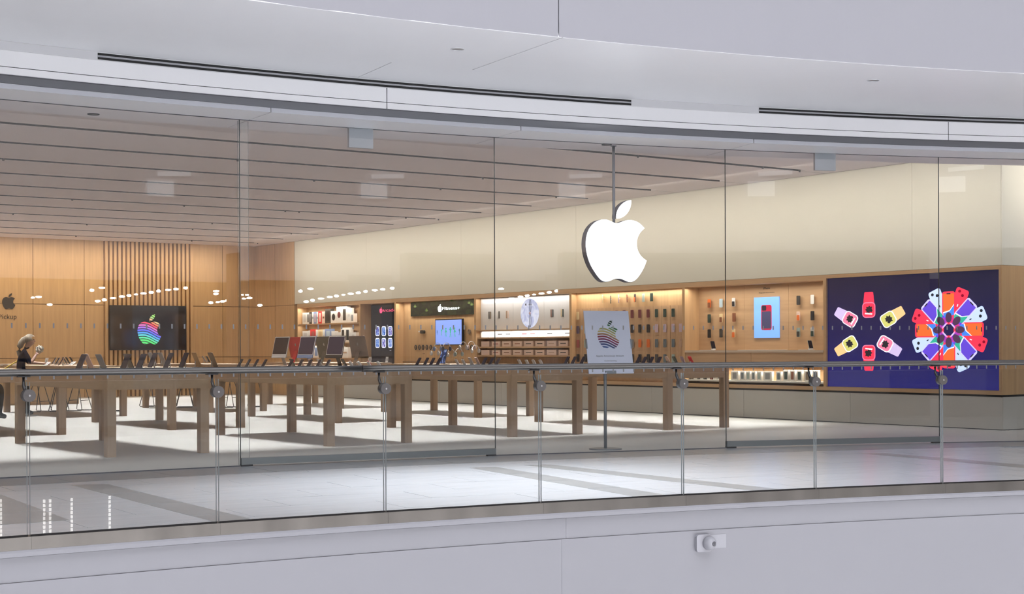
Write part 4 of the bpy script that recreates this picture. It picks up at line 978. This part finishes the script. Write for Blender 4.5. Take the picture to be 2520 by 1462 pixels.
for i, px in enumerate((1740, 1835, 1875, 1915, 1985)):
    q = on_x(px, 862, WX+.12); t = thing('ledge_booklet', f'flat white booklet on the oak ledge, {ORD[i]} from the case bay', 'booklet', T(WX+.13, q.y, 1.151) @ RZ(8*i), 'booklets on the ledge')
    b = BM(); box(b, -.07, .07, -.13, .13, 0, .006); obj('cover', b, WHITEP, t); b = BM(); box(b, -.05, .05, -.10, .10, .006, .0066); obj('print', b, C('silver'), t)
# boxes on the lit shelf
LB = [(1700,12,'black','white'),(1714,10,'white','silver'),(1722,7,'charcoal','grey'),(1730,9,'white','silver'),(1737,7,'black','grey'),(1746,9,'white','silver'),(1753,7,'burgundy','brown'),(1762,9,'white','silver'),(1773,9,'white','grey'),(1785,10,'white','black'),
      (1811,21,'white','grey'),(1830,13,'white','slate'),(1844,12,'white','sage'),(1857,11,'white','slate'),(1871,12,'white','sage'),(1892,24,'white','grey'),(1919,13,'white','slate'),(1937,15,'white','green'),(1953,14,'white','brown'),(1970,14,'white','green'),(1990,17,'white','bronze'),(2010,14,'white','black')]
for i, (px, wpx, col, pc) in enumerate(LB):
    q = on_x(px, 930, WX+.12); w_ = wpx/ (FPX/(WX*ST + q.y*CT)) / .82
    product_box(wallm(q.y, .636, .14), w_, .155 if px < 1920 else .185, .05, col, pc, f'{col} carton with {pc} window on the lit low shelf, {ORD[i]} from the case bay', 'cartons on the lit low shelf', 1)
# --- bay 7: video wall
yh, yl = Yp(2031), Yp(2462)
t7 = thing('video_wall_frame', 'oak frame around the big blue video wall at the shopfront corner', 'frame')
for n_, y0, y1, z0, z1 in (('head_board', 13.757, yh, 2.298, ZT), ('bottom_board', 13.757, yh, Z0, .565), ('side_board', yh-.03, yh, .565, 2.298), ('side_board', 13.757, 13.795, .565, 2.298)):
    b = BM(); box(b, WX-.01, WX+.3, min(y0, y1), max(y0, y1), z0, z1); obj(n_, b, OAK, t7)
vy0, vy1 = yh-.031, 13.797; vc = (vy0+vy1)/2; vz = (2.297+.566)/2
vw = thing('video_wall', 'huge dark blue video wall showing rings of watches and phones', 'screen', wallm(vc, vz, .02))
W2, H2 = (vy0-vy1)/2-.002, (2.297-.566)/2-.002
b = BM(); box(b, -W2, W2, -H2, H2, -.06, 0); obj('housing', b, BLACKP, vw)
b = BM(); box(b, -W2, W2, -H2, H2, 0, .002); obj('display', b, ygrad('blue gradient picture', [(0, (.007, .007, .17)), (.45, (.005, .005, .09)), (1, (.004, .004, .035))], 1.0, -H2, H2), vw)
def vp(px, py):
    q = on_x(px, py, WX+.017); return Vector((vc - q.y, q.z - vz, 0))
def em(n, c, e=1.): return mat('picture ' + n, c, .3, emis=e, ecol=c)
PR, PY_, PL, PK = em('red', (.86, .035, .085)), em('lime', (.62, .60, .17)), em('lilac', (.62, .50, .80)), em('rose', (.90, .20, .34))
POR, PWH, PDK, PLB = em('apricot', (.80, .56, .26)), em('white', (.95, .95, 1.)), em('ink', (.012, .012, .018)), em('iceblue', (.55, .68, .92))
# watches: centre, band direction; the band leaves the ring outward
wc = vp(2138, 816)
S0 = (vp(2138, 719) - wc).length / 1.0
def pic(parent, name, shapes, z, m, M):
    b = BM()
    for s in shapes: prism(b, s, z, z+.0006, M=M)
    return obj(name, b, m, parent)
wsp = [(2138, 763, 0, PR, PR, PK), (2186, 786, -60, POR, PY_, PDK), (2178, 846, -120, PL, PK, PK), (2138, 868, 180, PR, PR, PK), (2092, 846, 120, POR, PY_, PDK), (2092, 786, 60, PL, PK, PK)]
sc_w = .185
for i, (px, py, a, mb, mf, m3) in enumerate(wsp):
    M = T(*vp(px, py)) @ Matrix.Diagonal((1.22, 1, 1, 1)) @ RZ(a) @ Matrix.Scale(sc_w, 4)
    z = .0025/sc_w
    pw_ = link('pictured_watch', None, vw)
    pic(pw_, 'band', [[(-.50, .50), (.50, .50), (.40, 1.45), (.33, 1.52), (-.33, 1.52), (-.40, 1.45)]], z, mb, M)
    pic(pw_, 'case', [rrect(1.18, 1.30, .32)], z+.004, PWH if mf is not PR else PK, M)
    pic(pw_, 'face', [rrect(1.04, 1.14, .26)], z+.008, mf, M)
    pic(pw_, 'face_art', [[(-.34, .02), (-.20, .12), (-.24, .30), (-.05, .26), (.04, .38), (.16, .27), (.32, .30), (.27, .10), (.36, -.06), (.24, -.20), (.10, -.14), (.06, -.34), (-.06, -.20), (-.22, -.24), (-.20, -.08)]], z+.012, PDK, M)
    pic(pw_, 'face_shine', [[(-.36, -.34), (.30, -.40), (.32, -.30), (-.30, -.22)]], z+.014, PWH if mf is not PY_ else PY_, M)
# phones rosette
pc_ = vp(2335, 812)
PV, PGR, PBL, PO2 = em('violet', (.12, .06, .62)), em('green', (.03, .42, .30)), em('azure', (.05, .22, .82)), em('orange', (.90, .14, .03))
LILE = em('pale lilac', (.62, .58, .92))
def pphone(i, ang, back, red):
    M = T(*pc_) @ Matrix.Diagonal((1.1, 1, 1, 1)) @ RZ(ang) @ T(0, .325 if not back else .40, 0) @ Matrix.Diagonal((.75, .735, 1, 1))
    z = .0025 + (.0 if back else .0035)
    pp = link('pictured_phone', None, vw)
    pic(pp, 'body', [rrect(.285, .66, .05)], z, (PR if red else (PLB if back else LILE)), M)
    if back:
        pic(pp, 'lens', [circ(.032, 12, -.06, .26), circ(.032, 12, .03, .20)], z+.0008, PDK if not red else em('dark red', (.25, .0, .02)), M)
        pic(pp, 'emblem', [rrect(.02, .05, .008, 2, 0, -.02)], z+.0008, PDK if not red else PWH, M)
    else:
        pic(pp, 'screen_top', [[(-.12, .29), (.12, .29), (.12, .06), (.02, -.06), (-.12, -.10)]], z+.0008, PO2 if red else PV, M)
        pic(pp, 'screen_mid', [[(.12, .06), (.12, -.14), (-.10, -.20), (-.12, -.10), (.02, -.06)]], z+.0008, PBL if red else PGR, M)
        pic(pp, 'screen_low', [[(-.12, -.19), (-.10, -.20), (.12, -.14), (.12, -.30), (-.12, -.30)]], z+.0008, PR if red else PV, M)
        pic(pp, 'screen_shade', [circ(.07, 16, .0, -.19, .105)], z+.0014, em('plum', (.07, .03, .08)), M)
        pic(pp, 'wave', [[(-.12, -.085), (.02, -.045), (.12, .075), (.12, .055), (.025, -.065), (-.12, -.110)]], z+.0014, PWH, M)
        pic(pp, 'notch', [rrect(.09, .024, .008, 2, 0, .285)], z+.0014, PDK, M)
for i in range(8): pphone(i, -22 + 45*i, True, i % 2 == 0)
for i in range(8): pphone(i, 0 + 45*i, False, i % 2 == 0)

# ================================================================== TRACK LIGHTS IN THE CEILING SLOTS
slot_n = {}
b = BM(); lathe(b, [(.016, -.028), (.02, .03)], 12); THM = new_mesh('head', b, BLACKP)
b = BM(); box(b, -.02, .02, -.02, .02, .03, .12); TST = new_mesh('stem', b, BLACKP)
for px, py in ((178,491),(453,505),(32,526),(522,550),(214,554),(474,565),(187,581),(472,592),(585,394),(8,391),(773,444),(1084,465),(1188,439),(702,519),(736,523),(999,535),(1079,539),(717,575),(634,598),(1570,385),(1369,485),(1877,413),(1968,421)):
    p = on_z(px, py, CEIL); y = min(SLOTS, key=lambda s: abs(s-p.y)); p = on_y(px, py, y)
    k = SLOTS.index(y); slot_n[k] = slot_n.get(k, 0) + 1
    t = thing('track_light', f'small black track spotlight, {ORD[slot_n[k]-1]} noted in the {ORD[k]} ceiling slot from the glass', 'ceiling light', T(p.x, y, CEIL), 'track spotlights in the ceiling slots')
    link('head', THM, t); link('stem', TST, t)

# ================================================================== STOOLS
SEAT = OAKT; WIRE = mat('stool wire', (.10, .095, .09), .4, metal=.7)
b = BM(); lathe(b, [(.165, .615), (.17, .63), (.165, .65), (.1, .655)], 24); SEATM = new_mesh('seat', b, OAKT)
b = BM()
for s in (-1, 1):
    tube(b, [(s*.10, -.03, .615), (s*.19, -.17, .03), (s*.185, -.15, .012), (s*.185, .15, .012), (s*.19, .17, .03), (s*.10, .03, .615)], .008, 6)
LEGM = new_mesh('leg_frame', b, WIRE)
b = BM(); tube(b, [(-.165, -.128, .21), (.165, -.128, .21)], .007, 6); tube(b, [(-.165, .128, .21), (.165, .128, .21)], .007, 6); RUNGM = new_mesh('rung', b, WIRE)
for i, (px, py, lab) in enumerate(((95,1014,'by the person with the mop'),(145,1013,'between the mop person and a table leg'),(195,1011,'behind the front table near the mop end'),(287,1012,'next to the third row table leg'),(372,1001,'before the fluted wall, near the back'),(455,1003,'under the third row table by the fluted panels'),(566,1003,'past the third row table, toward the box shelves'),(630,1002,'beside the third row table nearest the box shelves'))):
    p = on_z(px, py); t = thing('stool', f'wire legged stool with round wooden seat, {lab}', 'stool', T(p.x, p.y, 0) @ RZ(40 + 25*(i % 2)), 'wire legged stools')
    link('seat', SEATM, t); link('leg_frame', LEGM, t); link('rung', RUNGM, t)

# ================================================================== PEOPLE
SKIN = mat('skin', (.52, .33, .25), .5); NAVY = mat('navy cloth', (.005, .006, .015), .9, spec=.1, noise=.1, nscale=(60, 60, 60)); HAIR = mat('ash blond hair', (.42, .36, .28), .6, noise=.35, nscale=(50, 50, 6))
TROUS = mat('black trousers', (.007, .008, .010), .9, spec=.1); SHOE = mat('black shoe', (.012, .012, .013), .5); SOLE = mat('white sole', (.7, .68, .65), .6)
def skin_body(name, verts, edges, radii, root, mats_fn, mats, parent):
    me = bpy.data.meshes.new(name); me.from_pydata([Vector(v) for v in verts], edges, []); o = bpy.data.objects.new(name, me); COL.objects.link(o)
    md = o.modifiers.new('skin', 'SKIN'); 
    for i, r in enumerate(radii):
        sv = me.skin_vertices[0].data[i]; sv.radius = (r if isinstance(r, tuple) else (r, r)); sv.use_root = (i == root)
    md.branch_smoothing = .6
    o.modifiers.new('sub', 'SUBSURF').levels = 2; o.modifiers['sub'].render_levels = 2
    dg = bpy.context.evaluated_depsgraph_get(); dg.update()
    m2 = bpy.data.meshes.new_from_object(o.evaluated_get(dg)); bpy.data.objects.remove(o)
    m2.name = name
    m2.materials.clear()
    for m in mats: m2.materials.append(m)
    for f in m2.polygons: f.material_index = mats_fn(f.center); f.use_smooth = True
    return link(name, m2, parent)
def hand(base, dirv, side, bend):
    """chains for a palm and five fingers; returns vertices, edges, radii relative to the wrist index 0"""
    d = Vector(dirv).normalized(); s = d.cross(Vector((0, 0, 1))).normalized()*side; dn = s.cross(d)*side
    V, E, R = [], [], []
    palm = Vector(base) + d*.05; V.append(palm); R.append((.030, .016)); 
    for k, (off, ln) in enumerate(((-.027, .075), (-.009, .085), (.009, .08), (.027, .062))):
        a = palm + d*.035 + s*off; b1 = a + d*ln*.55 + Vector((0, 0, -bend*ln*.35)); c1 = b1 + d*ln*.3 + Vector((0, 0, -bend*ln*.6))
        i0 = len(V); V += [a, b1, c1]; R += [.0095, .0085, .007]; E += [(0, i0), (i0, i0+1), (i0+1, i0+2)]
    i0 = len(V); a = palm - s*.032 - d*.01; b1 = a - s*.018 + d*.035 + Vector((0, 0, -.015)); V += [a, b1]; R += [.011, .009]; E += [(0, i0), (i0, i0+1)]
    return V, E, R
# standing cleaner; local frame: x forward (the way she faces), y to her left, z up
def person_standing(M, label):
    p = thing('person', label, 'person', M)
    V = [(-.09,0,.80),(-.11,0,.95),(-.09,0,1.10),(-.05,0,1.24),(-.01,0,1.31),(.03,0,1.37),(.075,0,1.44),(.085,0,1.505),
         (-.07,.085,.78),(.03,.095,.42),(.03,.095,.09),(.14,.095,.045),
         (-.07,-.085,.78),(.0,-.095,.42),(-.03,-.095,.09),(.08,-.10,.045),
         (-.05,.165,1.25),(.06,.24,1.04),(.34,.20,1.02),
         (-.05,-.165,1.25),(.06,-.25,1.04),(.15,-.17,1.17)]
    E = [(0,1),(1,2),(2,3),(3,4),(4,5),(5,6),(6,7),(0,8),(8,9),(9,10),(10,11),(0,12),(12,13),(13,14),(14,15),(3,16),(16,17),(17,18),(3,19),(19,20),(20,21)]
    R = [(.15,.11),(.145,.105),(.155,.11),(.13,.09),(.062,.056),(.058,.056),(.108,.092),(.092,.08),
         .088,.062,.045,.035,.088,.062,.045,.035,.058,.043,.026,.058,.043,.026]
    for w_, d_, s_ in ((18, (1, .0, -.25), 1), (21, (.5, .5, .9), -1)):
        v2, e2, r2 = hand(V[w_], d_, s_, .4); n0 = len(V); V += [tuple(v) for v in v2]; R += r2; E += [(w_, n0)] + [(a+n0, b_+n0) for a, b_ in e2]
    def mf(c):
        if c.z < .065: return 3
        if c.z > 1.335 and abs(c.y) < .12: return 0
        if c.z < .86 and abs(c.x) < .24: return 2
        if c.x > .06 and abs(c.y) > .09: return 0
        return 1
    skin_body('body', V, E, R, 0, mf, [SKIN, NAVY, TROUS, SHOE], p)
    # hair: cap plus tail
    b = BM(); bmesh.ops.create_uvsphere(b, u_segments=18, v_segments=12, radius=1, matrix=T(.062, 0, 1.497) @ Matrix.Diagonal((.108, .096, .102, 1)))
    for v in list(b.verts):
        if v.co.x > .112 and v.co.z < 1.53: b.verts.remove(v)
    for f in b.faces: f.smooth = True
    tube(b, [(.0, 0, 1.52), (-.045, 0, 1.49), (-.085, .01, 1.43), (-.115, .015, 1.35), (-.13, .02, 1.26), (-.125, .02, 1.18), (-.115, .02, 1.13)], .04, 10, radii=[.05, .058, .060, .058, .050, .034, .010]); obj('hair', b, HAIR, p)
    b = BM(); tube(b, [(.142, 0, 1.485), (.168, 0, 1.452), (.146, 0, 1.440)], .01, 8, radii=[.006, .013, .008]); obj('nose', b, SKIN, p)
    for s in (-1, 1):
        b = BM(); lathe(b, [(.003, -.006), (.011, 0), (.003, .006)], 10, M=T(.143, s*.032, 1.488) @ RY(90)); obj('eye', b, mat('eye', (.05, .04, .03), .3), p)
        b = BM(); lathe(b, [(.006, -.012), (.022, -.004), (.024, .006), (.008, .012)], 12, M=T(.068, s*.082, 1.462) @ RX(90*s)); obj('ear', b, SKIN, p)
    b = BM(); tube(b, [(.138, -.022, 1.412), (.150, 0, 1.412), (.138, .022, 1.412)], .006, 6); obj('mouth', b, mat('lips', (.42, .18, .16), .5), p)
    for s, x in ((1, .09), (-1, .03)):
        b = BM(); prism(b, [(x-.13, s*.097-.045), (x+.10, s*.097-.045), (x+.14, s*.097), (x+.10, s*.097+.045), (x-.13, s*.097+.045)], 0.0, .022); obj('shoe_sole', b, SOLE, p)
    return p
pg = on_z(72, 1024)
MP = T(pg.x-.06, pg.y-.03, 0) @ RZ(-12) @ Matrix.Diagonal((.95, .95, .935, 1))
person_standing(MP, 'standing person with ash blond ponytail and navy shirt leaning over a table')
cl_ = thing('cleaning_cloth', 'crumpled white cloth held up in front of the standing person', 'cloth', MP)
b = BM(); bmesh.ops.create_icosphere(b, subdivisions=3, radius=.068, matrix=T(.235, -.085, 1.30))
for v in b.verts: 
    k = 1 + .35*sin(v.co.x*90 + v.co.z*60)*cos(v.co.y*80); v.co = Vector((.235, -.085, 1.30)) + (v.co - Vector((.235, -.085, 1.30)))*k
obj('cloth', b, mat('white cloth', (.8, .76, .66), .8), cl_)
mp = thing('mop', 'yellow handled mop leaning past the standing person', 'mop', MP)
b = BM(); tube(b, [(-.10, .19, 1.10), (-.95, .55, .55), (-1.72, .84, .07)], .014, 8); obj('handle', b, mat('yellow handle', (.62, .45, .06), .5), mp)
b = BM()
for i in range(16):
    a = 2*pi*i/16; tube(b, [(-1.72, .84, .08), (-1.74+.08*cos(a), .85+.08*sin(a), .05), (-1.76+.17*cos(a), .86+.17*sin(a), .012)], .010, 5)
obj('strands', b, mat('mop yarn', (.6, .58, .52), .9), mp)
# seated person, mostly beyond the frame: only a knee, shin and shoe are in view
sg_ = on_z(6, 1033)
MS = T(sg_.x-.10, sg_.y+.02, 0) @ RZ(-10)
ps2 = thing('person', 'seated person in dark trousers and black shoes beside the mop', 'person', MS)
V = [(-.42,0,.66),(-.43,0,.85),(-.41,0,1.05),(-.39,0,1.20),(-.37,0,1.28),(-.35,0,1.36),(-.33,0,1.43),(-.325,0,1.49),
     (-.36,.10,.63),(.04,.11,.57),(.0,.11,.09),(.13,.11,.05),(-.36,-.10,.63),(.06,-.12,.57),(.03,-.12,.09),(.16,-.12,.05),
     (-.39,.17,1.20),(-.33,.23,.93),(-.10,.14,.80),(-.39,-.17,1.20),(-.33,-.23,.93),(-.10,-.14,.80)]
E = [(0,1),(1,2),(2,3),(3,4),(4,5),(5,6),(6,7),(0,8),(8,9),(9,10),(10,11),(0,12),(12,13),(13,14),(14,15),(3,16),(16,17),(17,18),(3,19),(19,20),(20,21)]
R = [(.16,.12),(.15,.11),(.155,.11),(.135,.09),(.06,.055),(.058,.056),(.092,.078),(.075,.066),.10,.082,.056,.04,.10,.082,.056,.04,.058,.043,.026,.058,.043,.026]
for w_, d_, s_ in ((18, (1, -.3, -.4), 1), (21, (1, .3, -.4), -1)):
    v2, e2, r2 = hand(V[w_], d_, s_, .4); n0 = len(V); V += [tuple(v) for v in v2]; R += r2; E += [(w_, n0)] + [(a+n0, b_+n0) for a, b_ in e2]
skin_body('body', V, E, R, 0, lambda c: 3 if c.z < .075 else 0 if (c.z > 1.31 or (c.x > -.20 and c.z > .72)) else 2 if c.z < .74 else 1, [SKIN, NAVY, TROUS, SHOE], ps2)
b = BM(); bmesh.ops.create_uvsphere(b, u_segments=16, v_segments=10, radius=1, matrix=T(-.345, 0, 1.49) @ Matrix.Diagonal((.105, .09, .09, 1)))
for v in list(b.verts):
    if v.co.x > -.29 and v.co.z < 1.52: b.verts.remove(v)
obj('hair', b, mat('dark hair', (.03, .02, .015), .6), ps2)
st = thing('stool', 'wire legged stool under the seated person', 'stool', MS @ T(-.42, 0, 0), 'wire legged stools')
link('seat', SEATM, st, Matrix.Diagonal((1, 1, .82, 1))); link('leg_frame', LEGM, st, Matrix.Diagonal((1, 1, .82, 1))); link('rung', RUNGM, st, Matrix.Diagonal((1, 1, .82, 1)))
